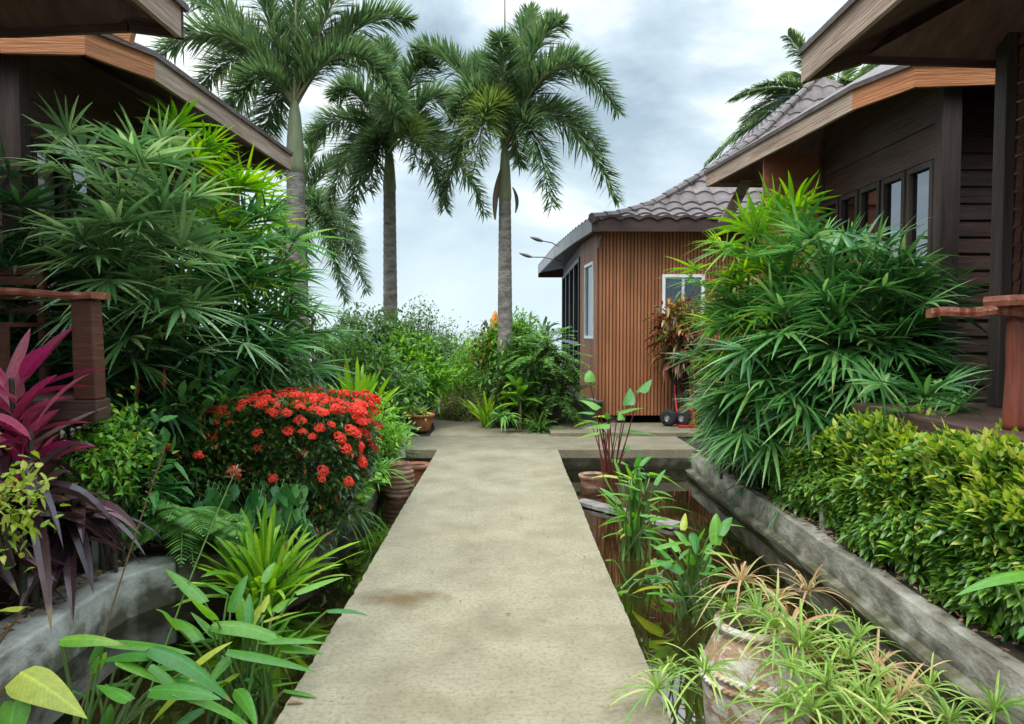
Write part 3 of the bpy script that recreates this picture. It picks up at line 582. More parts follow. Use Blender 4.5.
nearL = thing('bungalow', 'nearest bungalow on the left, its plank soffit in the top corner', 'house', (-5, 2, 0))
roofed(nearL, eaveline((184, 40), (138, 0)) + [gg(130, 33), gg(20, 38), (-7.6, gg(20, 38)[1]), (-7.6, -2)], [(-5.2, 1.0, 5.3), (-5.2, 3.0, 5.3)], 3.45, .22, ['wood_grey', 'wood_dark', 'wood_dark', 'wood_dark', None, None])
o = MB().prism([(-2.47, 4.44), (-2.47, 4.6), (-3.0, 5.2), (-7.4, 5.2), (-7.4, -1), (-3.3, -1), (-3.3, 4.44)], 1.0, 1.128).build('deck', 'wood_dark', nearL); bevel(o, .01)
for x in (-2.95, -4.2): MB().box(x, x + .12, 4.55, 4.67, -.05, .998).build('deck_stilt', 'wood_dark', nearL)
MB().box(-7.4, -4.4, 4.9, 5.0, 1.13, 3.9).build('wall', 'wood_dark', nearL)
rl = thing('deck_railing', 'low railing of squared brown post and live-edge slab at the left edge', 'railing', (-2.54, 4.5, 1.13))
o = MB().addl([(-2.615, 4.45, 1.13), (-2.475, 4.45, 1.13), (-2.47, 4.56, 1.13), (-2.61, 4.56, 1.13), (-2.62, 4.45, 1.73), (-2.49, 4.45, 1.73), (-2.485, 4.56, 1.73), (-2.61, 4.56, 1.73)],
              [[3, 2, 1, 0], [4, 5, 6, 7], [0, 1, 5, 4], [1, 2, 6, 5], [2, 3, 7, 6], [3, 0, 4, 7]]).build('post', 'wood_teak', rl); bevel(o, .012)
slab([(-3.6, 4.46, 1.775), (-3.0, 4.5, 1.755), (-2.46, 4.5, 1.735)], .24, .04).build('top_slab', 'wood_rail', rl)
ch = thing('wooden_chair', 'brown slatted wooden chair on the left deck behind the slab rail', 'chair', (-3.42, 4.98, 1.13))
for x in (-3.66, -3.24):
    MB().box(x, x + .045, 5.12, 5.165, 1.13, 2.0).build('leg', 'wood_teak', ch); MB().box(x, x + .045, 4.72, 4.765, 1.13, 1.57).build('leg', 'wood_teak', ch)
MB().box(-3.66, -3.195, 4.72, 5.11, 1.572, 1.6).build('seat', 'wood_teak', ch)
m = MB()
for z in (1.66, 1.76, 1.86, 1.93): m.box(-3.614, -3.242, 5.125, 5.15, z, z + .06)
m.build('backrest', 'wood_teak', ch)

# ================================================================== SLATTED PAVILION
pv = thing('pavilion', 'orange-brown slatted pavilion with a grey wavy-tiled roof', 'house', (3.6, 14, 0))
WX0, WY = 1.51, 12.3; ZB, ZT = .13, 3.24
win = (2.6, 3.2, 1.68, 2.42)
m = MB(); wx0, wx1, wz0, wz1 = win
m.box(WX0, wx0, WY, WY + .08, ZB, ZT); m.box(wx1, 8.5, WY, WY + .08, ZB, ZT); m.box(wx0, wx1, WY, WY + .08, ZB, wz0); m.box(wx0, wx1, WY, WY + .08, wz1, ZT)
m.build('front_wall', 'slat_back', pv)
m = MB(); x = WX0 + .004
while x < 5.6:
    if x + .036 < wx0 - .04 or x > wx1 + .04: m.box(x, x + .036, WY - .028, WY - .002, ZB, ZT)
    else: m.box(x, x + .036, WY - .028, WY - .002, ZB, wz0 - .05); m.box(x, x + .036, WY - .028, WY - .002, wz1 + .05, ZT)
    x += .058
m.build('slat_cladding', 'slat', pv)
m = MB(); t = .05
m.box(wx0 - t, wx0, WY - .05, WY + .05, wz0 - t, wz1 + t); m.box(wx1, wx1 + t, WY - .05, WY + .05, wz0 - t, wz1 + t); m.box(wx0, wx1, WY - .05, WY + .05, wz0 - t, wz0); m.box(wx0, wx1, WY - .05, WY + .05, wz1, wz1 + t); m.box((wx0 + wx1) / 2 - .02, (wx0 + wx1) / 2 + .02, WY - .03, WY + .03, wz0, wz1)
f_ = m.build('window', 'white_frame', pv, label='white framed window in the slatted front wall'); MB().box(wx0, wx1, WY - .003, WY + .003, wz0, wz1).build('pane', 'glass', f_)
# side wall, first plain slatted bay with a narrow white window
sx = lambda y: 1.51 + (1.40 - 1.51) * (y - 12.3) / 1.9 if y < 14.2 else 1.40 + (y - 14.2) * .014
def sidebox(m, y0, y1, z0, z1, o0, o1):
    m.addl([(sx(y) + o, y, z) for z in (z0, z1) for (y, o) in ((y0, o0), (y1, o0), (y1, o1), (y0, o1))], [[0, 1, 2, 3], [7, 6, 5, 4], [4, 5, 1, 0], [5, 6, 2, 1], [6, 7, 3, 2], [7, 4, 0, 3]]); return m
m = MB(); a, b = 12.75, 13.55
sidebox(m, 12.385, a, ZB, ZT, 0, .08); sidebox(m, b, 14.2, ZB, ZT, 0, .08); sidebox(m, a, b, ZB, 1.45, 0, .08); sidebox(m, a, b, 2.68, ZT, 0, .08); m.build('side_wall', 'slat_back', pv)
m = MB(); y = 12.39
while y < 14.15:
    if y + .04 < a - .04 or y > b + .04: sidebox(m, y, y + .036, ZB, ZT, -.024, -.002)
    else: sidebox(m, y, y + .036, ZB, 1.40, -.024, -.002); sidebox(m, y, y + .036, 2.73, ZT, -.024, -.002)
    y += .058
m.build('slat_cladding', 'slat', pv)
m = MB(); sidebox(m, a - .05, a, 1.4, 2.73, -.04, .04); sidebox(m, b, b + .05, 1.4, 2.73, -.04, .04); sidebox(m, a, b, 1.4, 1.45, -.04, .04); sidebox(m, a, b, 2.68, 2.73, -.04, .04)
f_ = m.build('window', 'white_frame', pv, label='narrow white framed window in the side wall'); sidebox(MB(), a, b, 1.45, 2.68, -.004, .004).build('pane', 'glass', f_)
# glazed black-framed bays
ys_ = [14.22, 15.5, 16.8, 18.1, 19.4]
for i in range(4):
    a, b = ys_[i], ys_[i + 1] - .02; m = MB(); t = .07
    sidebox(m, a, a + t, .3, 2.95, -.05, .05); sidebox(m, b - t, b, .3, 2.95, -.05, .05); sidebox(m, a + t, b - t, .3, .4, -.05, .05); sidebox(m, a + t, b - t, 2.87, 2.95, -.05, .05); sidebox(m, a + t, b - t, 1.25, 1.32, -.05, .05)
    f_ = m.build('glass_door', 'black_frame', pv); sidebox(MB(), a + t, b - t, .4, 2.87, -.004, .004).build('pane', 'glass', f_)
m = MB(); sidebox(m, 14.2, 19.5, ZB, .298, -.02, .1); sidebox(m, 14.2, 19.5, 2.952, ZT, -.02, .1); sidebox(m, 19.4, 19.5, .3, 2.95, -.06, .06); m.build('side_sill', 'fascia_brown', pv)
m = MB(); m.box(1.6, 8.4, 12.5, 19.4, .125, .15); m.box(8.38, 8.5, 12.4, 19.5, ZB, ZT); m.box(1.6, 8.4, 19.45, 19.55, .15, 1.1); m.build('interior_shell', 'interior', pv)
for x in (1.65, 2.9, 4.2): MB().box(x, x + .16, 12.38, 12.54, -.04, .122).build('plinth', 'concrete_wall', pv)
for y in (14.5, 17): MB().box(1.5, 1.66, y, y + .16, -.04, .122).build('plinth', 'concrete_wall', pv)
# eave outline and roof
EV = [(1.34, 11.92), (1.2, 13.4), (1.0, 16.3), (.85, 21.0)]
ex = lambda y: float(np.interp(y, [p[1] for p in EV], [p[0] for p in EV]))
RIDX, RIDY = 6.66, 16.0
zt_ = lambda t: float(np.interp(t, [0, .1, .22, .45, .7, 1], [3.30, 3.42, 3.68, 4.45, 5.43, 6.95]))
m = MB(); rows = 14; tw = .30; sp = 8
def corr(u): return .06 * abs(math.sin(math.pi * u / tw)) ** .8
for r_ in range(rows):
    t0, t1 = r_ / rows, (r_ + 1.12) / rows; t1 = min(t1, 1)
    xs = np.arange(1.0, 9.6, tw / sp); lowe, upe, lip = [], [], []
    for x in xs:
        for (t, lst, dz) in ((t0, lowe, .035), (t1, upe, .0)):
            hl = EV[0][0] + (RIDX - EV[0][0]) * t; hr = 12 - (12 - RIDX) * t; xx = min(max(x, hl), hr)
            y = 11.9 + (RIDY - 11.9) * t; lst.append((xx, y, zt_(t) + dz + corr(xx)))
    n = len(xs); V = lowe + upe + [(p[0], p[1] + .004, p[2] - .038) for p in lowe]
    m.addl(V, [[i, i + 1, n + i + 1, n + i] for i in range(n - 1)] + [[2 * n + i, 2 * n + i + 1, i + 1, i] for i in range(n - 1)])
    ysd = np.arange(11.9, 21.0, tw / sp); lowe, upe = [], []
    for y in ysd:
        for (t, lst, dz) in ((t0, lowe, .035), (t1, upe, .0)):
            yy = max(y, 11.9 + (RIDY - 11.9) * t); x = ex(yy) + (RIDX - ex(yy)) * t; lst.append((x, yy, zt_(t) + dz + corr(yy)))
    n = len(ysd); V = lowe + upe + [(p[0] + .004, p[1], p[2] - .038) for p in lowe]
    m.addl(V, [[n + i, n + i + 1, i + 1, i] for i in range(n - 1)] + [[i, i + 1, 2 * n + i + 1, 2 * n + i] for i in range(n - 1)])
rf = m.build('tile_roof', 'roof_tile', pv, smooth=False)
m = MB(); hp = []
for t in np.linspace(0, 1, 24): hp.append((EV[0][0] + (RIDX - EV[0][0]) * t, 11.9 + (RIDY - 11.9) * t, zt_(t) + .04))
for i in range(23):
    a, b = np.array(hp[i]), np.array(hp[i + 1]); m.tube([a, a + (b - a) * 1.08], [.085, .07], 8)
m.build('hip_tiles', 'roof_tile', rf)
# fascia, gutter and soffit
fz0, fz1 = 3.13, 3.38
m = MB(); m.board((EV[0][0], 11.93, fz0), (9.4, 11.93, fz0), fz1 - fz0, .04, (0, 1, 0)); m.build('fascia_board', 'fascia_brown', pv)
m = MB()
for (p, q) in zip(EV[:-1], EV[1:]): m.board((p[0], p[1] + .012, fz0), (q[0], q[1] + .01, fz0), fz1 - fz0 - .03, .04, (1, 0, 0))
m.build('fascia_board', 'gutter', pv)
m = MB(); V = [(x + .03, y, fz0 + .02) for x, y in EV] + [(1.56, 12.2, fz0 + .06), (1.45, 14.2, fz0 + .06), (1.48, 16.3, fz0 + .06), (1.5, 19.5, fz0 + .06)]
m.addl(V, [[0, 1, 5, 4], [1, 2, 6, 5], [2, 3, 7, 6]]); m.addl([(EV[0][0], 11.96, fz0 + .02), (9.4, 11.96, fz0 + .02), (9.4, 12.4, fz0 + .05), (EV[0][0] + .2, 12.4, fz0 + .05)], [[0, 1, 2, 3]])
m.addl([(.85, 20.95, fz0 - .1), (2.5, 20.95, fz0 - .1), (2.5, 20.95, fz1), (.85, 20.95, fz1)], [[0, 1, 2, 3]]); m.build('soffit', 'fascia_brown', pv)
m = MB().tube([(1.52, 12.2, 3.1), (1.49, 12.22, 2.98), (1.50, 12.25, 2.9)], .025, 6); m.build('downpipe', 'gutter', pv)

# two lamps on arms from the eave
for (hx, hy, ax_, ay_, yy, lab) in ((543, 241, 560, 247, 15.6, 'upper of the two cobra-head lamps on arms at the pavilion eave'), (532, 257, 556, 260, 16.4, 'lower of the two cobra-head lamps on arms at the pavilion eave')):
    h = P(hx, hy, yy); a = P(ax_, ay_, yy); root = thing('eave_lamp', lab, 'lamp', a, 'lamps on the pavilion eave')
    MB().tube([a + [.12, 0, -.05], a, (a + h) / 2 + [0, 0, .03], h], .014, 6).build('arm', 'gutter', root)
    m = MB(); n = 12; V = []; d = h - P(hx - 12, hy - 3, yy)
    for i in range(n):
        t = i / (n - 1); wv = .075 * math.sin(math.pi * (.08 + .9 * t)) ** .7; c = h - (h - P(hx - 13, hy - 4, yy)) * t
        for j in range(8): x = j * math.pi / 4; V.append(c + np.array([0, math.cos(x) * wv, math.sin(x) * wv * (.6)]))
    m.addl(V, [[i * 8 + j, i * 8 + (j + 1) % 8, (i + 1) * 8 + (j + 1) % 8, (i + 1) * 8 + j] for i in range(n - 1) for j in range(8)] + [list(range(8))[::-1], [88 + j for j in range(8)]]); m.build('lamp_head', 'gutter', root, smooth=True)
# ================================================================== PLANT BUILDERS
def bez(p0, c, p1, n):
    t = np.linspace(0, 1, n)[:, None]; return (1 - t) ** 2 * p0 + 2 * t * (1 - t) * c + t ** 2 * p1
def fan_leaves(specs, foliage, stems, seg=(9, 13), segL=.47, segW=.037, prof='fan', droop=.24, n=6):
    """specs: list of (base, centre, plane_forward, size)"""
    P0, D, L, W, S_, dr = [], [], [], [], [], []
    for base, c, fwd, sz in specs:
        fwd = nrm(fwd); s = np.cross(fwd, UP); s = nrm(s) if np.linalg.norm(s) > .1 else np.array([1., 0, 0])
        nn = np.cross(s, fwd)
        roll = rng.normal(0, .25); s, nn = s * math.cos(roll) + nn * math.sin(roll), nn * math.cos(roll) - s * math.sin(roll)
        k = rng.integers(*seg); spread = rng.uniform(1.25, 1.75)
        for a in np.linspace(-spread, spread, k) + rng.normal(0, .05, k):
            d = fwd * math.cos(a) + s * math.sin(a) + nn * rng.normal(.10, .07)
            P0.append(c); D.append(d); L.append(segL * sz * rng.uniform(.85, 1.15) * (1 - .12 * abs(a))); W.append(segW * sz * rng.uniform(.7, 1.25)); S_.append(np.cross(nn, d)); dr.append(droop * rng.uniform(.4, 1.6))
        mid = (base + c) / 2 + UP * .04
        stems.tube(bez(base, mid, c, 4), .005 * sz + .002, 4, cap=False)
    foliage.straps(np.array(P0), np.array(D), L, W, np.array(dr), n, prof, .10, side=np.array(S_))
def lady_palm(name, label, base, tops, mat, group=None, nf=(6, 9), size=1.0, outbias=None, layers=2, seg=(9, 13), loc=None):
    """tops: points where the canes end"""
    base = np.array(base, float); root = thing(name, label, 'palm', base, group)
    st = MB(); pt = MB(); fo = MB(); specs = []
    for T in tops:
        T = np.array(T, float); b = base + np.array([(T[0] - base[0]) * .55 + rng.normal(0, .06), (T[1] - base[1]) * .55 + rng.normal(0, .06), 0])
        cane = bez(b, (b + T) / 2 + np.array([(b[0] - T[0]) * .2, 0, .1]), T, 8); st.tube(cane, np.linspace(.017, .012, 8), 6)
        hgt = T[2] - b[2]
        for ly in range(layers + 1):
            frac = 1 - ly * .2; c0 = cane[0] + (cane[-1] - cane[0]) * frac
            if ly and hgt * frac < .35: break
            n_ = rng.integers(*nf)
            for i in range(n_):
                az = rng.uniform(0, 2 * math.pi)
                if outbias is not None and rng.random() < .55: az = outbias + rng.normal(0, .8)
                el = rng.uniform(.1, 1.25) - ly * .3
                d = np.array([math.cos(az) * math.cos(el), math.sin(az) * math.cos(el), math.sin(el)])
                pl_ = rng.uniform(.18, .46) * size; c = c0 + d * pl_ + UP * .02
                fwd = nrm(d + np.array([0, 0, rng.normal(-.15, .3) - .12 * ly])) 
                specs.append((c0, c, fwd, size * rng.uniform(.75, 1.15)))
    fan_leaves(specs, fo, pt, seg=seg)
    st.build('canes', 'cane', root); pt.build('leaf_stalks', 'stem_green', root); fo.build('foliage', mat, root)
    return root
def tufts(m, centers, per, L, W, prof='ovate', spread=.12, outdir=None, droop=.2, n=3, up=.3, jit=.8):
    centers = np.asarray(centers, float); K = len(centers)
    p = np.repeat(centers, per, 0) + rng.normal(0, spread, (K * per, 3))
    d = rng.normal(0, 1, (K * per, 3)) * jit
    if outdir is not None: d += np.repeat(outdir, per, 0)
    d[:, 2] += up
    m.straps(p, d, L * rng.uniform(.6, 1.25, K * per), W * rng.uniform(.7, 1.2, K * per), droop * rng.uniform(.3, 1.5, K * per), n, prof, .12); return m
def ellip(n, c, r, hollow=.55, zmin=-1.0, lump=.18):
    d = nrm(rng.normal(0, 1, (n * 2, 3))); d = d[d[:, 2] > zmin][:n]; k = rng.uniform(hollow, 1, len(d)) ** .6
    l = 1 + lump * (np.sin(d[:, 0] * 5 + c[0] * 7) + np.sin(d[:, 1] * 6 + c[1]) + np.sin(d[:, 2] * 7 + 1)) / 2
    return np.array(c) + d * np.array(r) * (k * l)[:, None], d
def shrub(name, label, cat, c, r, nclump, per, L, W, mat, prof='ovate', group=None, hollow=.35, zmin=-.6, bark='bark', up=.25, droop=.25, spread=.07, n=3, twigs=14, base_z=0.0, young=None, lump=.2):
    root = thing(name, label, cat, (c[0], c[1], base_z), group)
    pts, d = ellip(nclump, c, r, hollow, zmin, lump); m = MB()
    tufts(m, pts, per, L, W, prof, spread, d * .9, droop, n, up); m.build('foliage', mat, root)
    if young:
        ymat, frac = young; sel = d[:, 2] > .1; q = pts[sel]; dd = d[sel]; k = rng.random(len(q)) < frac
        if k.any(): m = MB(); tufts(m, q[k] + dd[k] * .03, max(2, per // 2), L * .9, W, prof, spread, dd[k] * .8, droop, n, up + .5); m.build('young_foliage', ymat, root)
    b = MB(); base = np.array([c[0], c[1], base_z])
    for i in rng.choice(len(pts), min(twigs, len(pts)), replace=False):
        q = pts[i]; s0 = base + rng.normal(0, .04, 3) * [1, 1, 0]; b.tube(bez(s0, s0 * .4 + q * .6 + [0, 0, .08 * r[2]] - np.array([(q[0] - s0[0]) * .3, 0, 0]), q, 6), np.linspace(.014, .004, 6), 5)
    b.build('branches', bark, root)
    return root
def rosette(name, label, cat, c, n, L, W, el, mat, prof='strap', droop=.5, seg=7, group=None, stem=0.0, stemmat='stem_brown', fold=.15, az=(0, 2 * np.pi), layers=1, jr=.03):
    c = np.array(c, float); root = thing(name, label, cat, c, group); m = MB()
    tot = n; P0 = c + np.array([0, 0, stem]) + rng.normal(0, jr, (tot, 3)) * [1, 1, .5]
    if stem: P0[:, 2] -= rng.uniform(0, stem * .45, tot)
    D = rdir(tot, *el, *az)
    m.straps(P0, D, L * rng.uniform(.65, 1.15, tot), W * rng.uniform(.8, 1.15, tot), droop * rng.uniform(.5, 1.4, tot), seg, prof, fold); m.build('foliage', mat, root)
    if stem: sr = min(1, .25 + stem); MB().tube([c, c + [0.01, 0, stem * .5], c + [0, 0, stem]], [.022 * sr, .018 * sr, .014 * sr], 7).build('stem', stemmat, root)
    return root

# ------------------------------------------------------------------ foxtail palms
def frond_mesh(p0, c, p1, wid=.5, n=74, mat='palm', root=None, dens=9, lw=.028, flat=False, hang=.12):
    ctr = bez(p0, c, p1, n); T = nrm(np.gradient(ctr, axis=0)); S = nrm(np.cross(T, UP) + 1e-6); U = np.cross(S, T)
    P0, D, L = [], [], []
    for i in range(int(n * .12), n):
        t = i / (n - 1); ln = wid * min(1, .55 + (t - .1) * 3) * (1 - .55 * max(0, (t - .6) / .4) ** 1.3)
        for j in range(dens):
            if flat: a = (0.25 if j % 2 else math.pi - .25) + rng.normal(0, .12)
            else: a = rng.uniform(-.35, math.pi + .35) if rng.random() < .8 else rng.uniform(0, 2 * math.pi)
            rad = S[i] * math.cos(a) + U[i] * math.sin(a)
            P0.append(ctr[i] + T[i] * rng.uniform(-.01, .01)); D.append(rad * .85 + T[i] * rng.uniform(.45, .8)); L.append(ln * rng.uniform(.8, 1.1))
    m = MB(); m.straps(np.array(P0), np.array(D), np.array(L), lw, hang, 3, 'lance', .1)
    f_ = m.build('frond', mat, root); MB().tube(ctr[::4], np.linspace(.028, .006, len(ctr[::4])), 5).build('frond_stem', 'frond_stem', f_)
    return f_
def foxtail(label, px, Y, ztrunk, zshaft, r0, r1, tips, mat='palm', lean=0.0, wid=.5):
    b = P(px, 400, Y); b[2] = -.03; root = thing('palm_tree', label, 'tree', b, 'tall feather-leaved palms beyond the garden')
    m = MB(); zs = []; z = 0
    pts, rad = [], []
    nseg = 60
    for i in range(nseg + 1):
        t = i / nseg; pts.append(b + [lean * t, 0, (ztrunk + .03) * t]); rad.append((r0 + (r1 - r0) * t) * (1 + .035 * (i % 2)) * (1 + .25 * math.exp(-t * 14)))
    m.tube(pts, rad, 14); m.build('trunk', 'trunk', root)
    top = b + [lean, 0, 0]; top[2] = zshaft; tb = b + [lean, 0, 0]; tb[2] = ztrunk
    MB().tube([tb - [0, 0, .05], tb + (top - tb) * .1, tb + (top - tb) * .5, tb + (top - tb) * .85, top + [0, 0, .05]], [r1 * .95, r1 * 1.12, r1 * .95, r1 * .7, r1 * .4], 14).build('crownshaft', 'crownshaft', root, smooth=True)
    for tp in tips:
        tx, ty, dy, h = tp[:4]; mt = tp[4] if len(tp) > 4 else mat
        p1 = P(tx, ty, Y + dy); c = top + (p1 - top) * .5 + UP * h
        frond_mesh(top + rng.normal(0, .02, 3), c, p1, wid, root=root, mat=mt)
    return root, top
r1_, t1_ = foxtail('tall foxtail palm nearest the left roof, pale smooth shaft below its crown', 297, 11, 3.85, 4.85, .17, .125,
    [(152, 62, -.6, 1.3), (196, 92, .3, 1.1), (190, 0, .6, .6), (225, 125, -.7, 1.0), (240, -55, -.3, .2), (300, -80, .5, 0), (355, -40, -.4, .3), (410, 22, .2, .9), (398, 100, -.5, 1.3), (372, 62, .9, .9), (262, 150, .9, 1.0), (215, 45, 1.0, .7)], lean=.02)
m = MB(); m.tube([t1_, t1_ + [.02, 0, .8], t1_ + [.05, 0, 1.9]], [.035, .028, .01], 6); m.build('spear_leaf', 'crownshaft', r1_)
r2_, t2_ = foxtail('middle foxtail palm, its drooping crown between the two others', 391, 13, 3.95, 4.65, .14, .105,
    [(330, 205, .3, 1.3), (352, 212, -.7, 1.0), (310, 140, .4, .9), (335, 95, -.5, .8), (385, 45, .4, .5), (430, 65, -.6, .8), (445, 208, -.5, 1.5), (484, 212, .3, 1.6), (460, 110, .5, 1.0), (418, 165, -1.7, 1.0, 'palm_yellow'), (395, 118, -2.0, .9), (370, 190, -.9, .9), (440, 150, .8, 1.1)])
r3_, t3_ = foxtail('right-hand foxtail palm straight ahead, with a tall thin spear leaf', 505, 12, 3.62, 4.5, .135, .095,
    [(618, 112, .2, 1.9), (562, 25, -.4, .9), (532, 12, .7, .5), (616, 200, -.3, 1.7), (552, 205, -.9, 1.5), (600, 150, .9, 1.2), (474, 172, -1.5, 1.5, 'palm_yellow'), (415, 50, .4, .8), (443, 205, .3, 1.7), (455, 120, -.7, 1.1), (500, 40, -.9, .5), (590, 75, -.8, 1.1), (476, 65, .6, .7), (520, 165, 1.0, 1.0)])
m = MB(); m.tube([t3_, t3_ + [.0, 0, 1.2], t3_ + [.0, 0, 2.6]], [.03, .018, .006], 6); m.build('spear_leaf', 'frond_stem', r3_)
a = P(497, 172, 11.85); MB().tube(bez(a + [.06, .05, .05], a + [-.06, 0, -.4], a + [-.03, 0, -.75], 12), .012 + .035 * np.sin(np.linspace(.1, 3.1, 12)), 9).build('dry_spathe', 'husk', r3_)
a = P(514, 190, 11.85); MB().tube(bez(a + [-.02, .05, 0.05], a + [.09, 0, -.15], a + [.02, 0, -.36], 10), .008 + .022 * np.sin(np.linspace(.1, 3.1, 10)), 9).build('dry_spathe', 'husk', r3_)
r4_, t4_ = foxtail('fourth palm, half hidden behind the left trunk with a frond hanging low', 304, 15.5, 3.4, 4.1, .14, .10,
    [(366, 290, -.5, 1.0), (360, 250, .6, 1.0), (280, 270, .2, 1.1), (335, 255, -1.2, 1.0), (275, 170, .5, .8), (365, 170, .6, .9), (325, 130, 0, .6), (300, 300, .7, 1.2), (345, 300, .3, 1.1)])
# coconut palm behind the right roofs
b = P(832, 400, 21); b[2] = -.03; root = thing('coconut_palm', 'coconut palm whose pale fronds show above the roofs on the right', 'tree', b)
top = P(832, 112, 21); MB().tube([b, (b + top) / 2 + [.2, 0, 0], top], [.2, .16, .13], 12).build('trunk', 'trunk', root)
for (tx, ty, dy, h) in ((738, 96, 0, .9), (712, 158, .5, 1.2), (775, 150, -1, 1.2), (788, 36, 0, .3), (850, 30, 1, .5), (905, 60, 0, .9), (860, 85, -1, .4), (745, 120, 1, 1.0), (925, 120, 0, 1.0), (790, 80, 1.5, .8)):
    p1 = P(tx, ty, 21 + dy); frond_mesh(top, top + (p1 - top) * .45 + UP * h, p1, .9, 80, 'coconut', root, 6, .05, flat=True, hang=.3)

# ------------------------------------------------------------------ lady palms, left
def pts(l): return [P(*q) for q in l]
lady_palm('lady_palm', 'big pale-leaved lady palm in front of the left bungalow windows', (-2.95, 6.3, 0),
          pts([(88, 178, 5.8), (118, 212, 5.5), (150, 190, 6.0), (120, 262, 5.4), (165, 245, 5.6), (85, 300, 5.5), (180, 285, 5.6), (135, 335, 5.7)]), 'rhapis_pale', 'lady palms by the left bungalow', size=1.05, outbias=-1.2, seg=(12, 16), layers=1, nf=(5, 8))
lady_palm('lady_palm', 'lime green lady palm with upright fans against the left grey eave board', (-2.5, 7.2, 0),
          pts([(196, 188, 6.6), (224, 208, 6.8), (246, 228, 7.0), (180, 172, 6.7), (208, 236, 6.5)]), 'rhapis_lime', 'lady palms by the left bungalow', size=.95, outbias=-.9, nf=(5, 8), layers=1)
lady_palm('lady_palm', 'arching lady palm drooping in front of the nearest palm trunk on the left', (-2.3, 7.3, 0),
          pts([(215, 265, 6.4), (245, 258, 6.8), (255, 305, 6.8), (222, 325, 6.4), (268, 290, 7.2), (190, 340, 6.3), (270, 345, 7.2), (238, 345, 6.6)]), 'rhapis', 'lady palms by the left bungalow', size=1.05, outbias=-.6, nf=(5, 8))
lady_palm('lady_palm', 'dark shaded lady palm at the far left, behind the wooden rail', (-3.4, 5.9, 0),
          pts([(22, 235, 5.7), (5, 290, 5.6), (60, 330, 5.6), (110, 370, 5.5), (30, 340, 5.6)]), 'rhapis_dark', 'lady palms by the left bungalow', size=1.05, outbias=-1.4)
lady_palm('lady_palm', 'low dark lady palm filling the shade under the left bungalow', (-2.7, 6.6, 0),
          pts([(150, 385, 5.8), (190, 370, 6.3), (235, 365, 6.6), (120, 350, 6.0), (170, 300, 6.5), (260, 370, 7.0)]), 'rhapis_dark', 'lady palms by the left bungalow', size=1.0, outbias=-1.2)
# ------------------------------------------------------------------ lady palms, right
lady_palm('lady_palm', 'lime green topped lady palm below the brown gable panel on the right', (2.55, 7.9, 0),
          pts([(765, 265, 7.0), (790, 248, 7.1), (735, 285, 7.2), (775, 290, 6.9), (750, 255, 7.3)]), 'rhapis_lime', 'lady palms by the right bungalow', size=.95, outbias=-2.0, nf=(5, 8))
lady_palm('lady_palm', 'large lady palm in front of the right casement windows, dense blue-green fans', (2.95, 6.6, 0),
          pts([(832, 276, 6.5), (860, 292, 6.3), (888, 305, 6.2), (810, 275, 6.7), (850, 305, 6.2), (885, 325, 6.1), (795, 305, 6.6), (830, 330, 6.3), (868, 345, 6.2), (900, 345, 6.2)]), 'rhapis', 'lady palms by the right bungalow', size=1.05, outbias=-1.9, seg=(9, 13), nf=(5, 8))
lady_palm('lady_palm', 'drooping lady palm on the left side of the right-hand group, beside the slatted wall', (2.5, 8.2, 0),
          pts([(736, 305, 7.4), (752, 335, 7.0), (772, 330, 6.8), (736, 355, 7.6), (790, 360, 6.5), (748, 390, 7.2), (768, 400, 6.7)]), 'rhapis', 'lady palms by the right bungalow', size=1.0, outbias=-2.2, nf=(5, 7))
lady_palm('lady_palm', 'lower lady palm with a few yellowing fans, just above the clipped hedge', (2.8, 6.3, 0),
          pts([(800, 350, 6.7), (835, 352, 6.6), (870, 352, 6.6), (775, 385, 7.0), (745, 400, 7.3)]), 'rhapis', 'lady palms by the right bungalow', size=1.0, outbias=-1.8, nf=(5, 7), layers=1)
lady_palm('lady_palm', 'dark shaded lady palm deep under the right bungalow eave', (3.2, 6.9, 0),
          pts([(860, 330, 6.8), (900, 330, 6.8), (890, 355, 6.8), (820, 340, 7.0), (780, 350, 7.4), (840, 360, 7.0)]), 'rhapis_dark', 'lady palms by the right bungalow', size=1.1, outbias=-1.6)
lady_palm('lady_palm', 'small lady palm sapling sticking out over the deck edge on the right', (2.75, 5.5, 0), pts([(915, 425, 5.1), (925, 440, 5.0)]), 'rhapis', 'lady palms by the right bungalow', size=.95, outbias=-1.6, layers=0, nf=(5, 7))
# mass of strap and small leaves below the right lady palms, over the wall
shrub('shrub', 'leafy dark shrub spilling over the far end of the right pond wall', 'shrub', (2.62, 8.0, .55), (.42, 1.1, .6), 240, 12, .15, .04, 'shrub', 'lance', spread=.08, droop=.5)
shrub('shrub', 'bushy ixora-like shrub between the right lady palms and the hedge', 'shrub', (2.8, 7.0, .55), (.42, .7, .6), 200, 12, .12, .035, 'hedge', 'lance', spread=.07, droop=.4)
for (x, y, z, lab) in ((2.48, 7.3, .28, 'arching strap-leaved lily hanging over the right pond wall'), (2.5, 6.45, .25, 'second strap-leaved lily on the right wall, beside the black nursery pot')):
    rosette('lily_clump', lab, 'plant', (x, y, z - .28), 40, .42, .035, (.3, 1.3), 'rhapis', droop=.95)

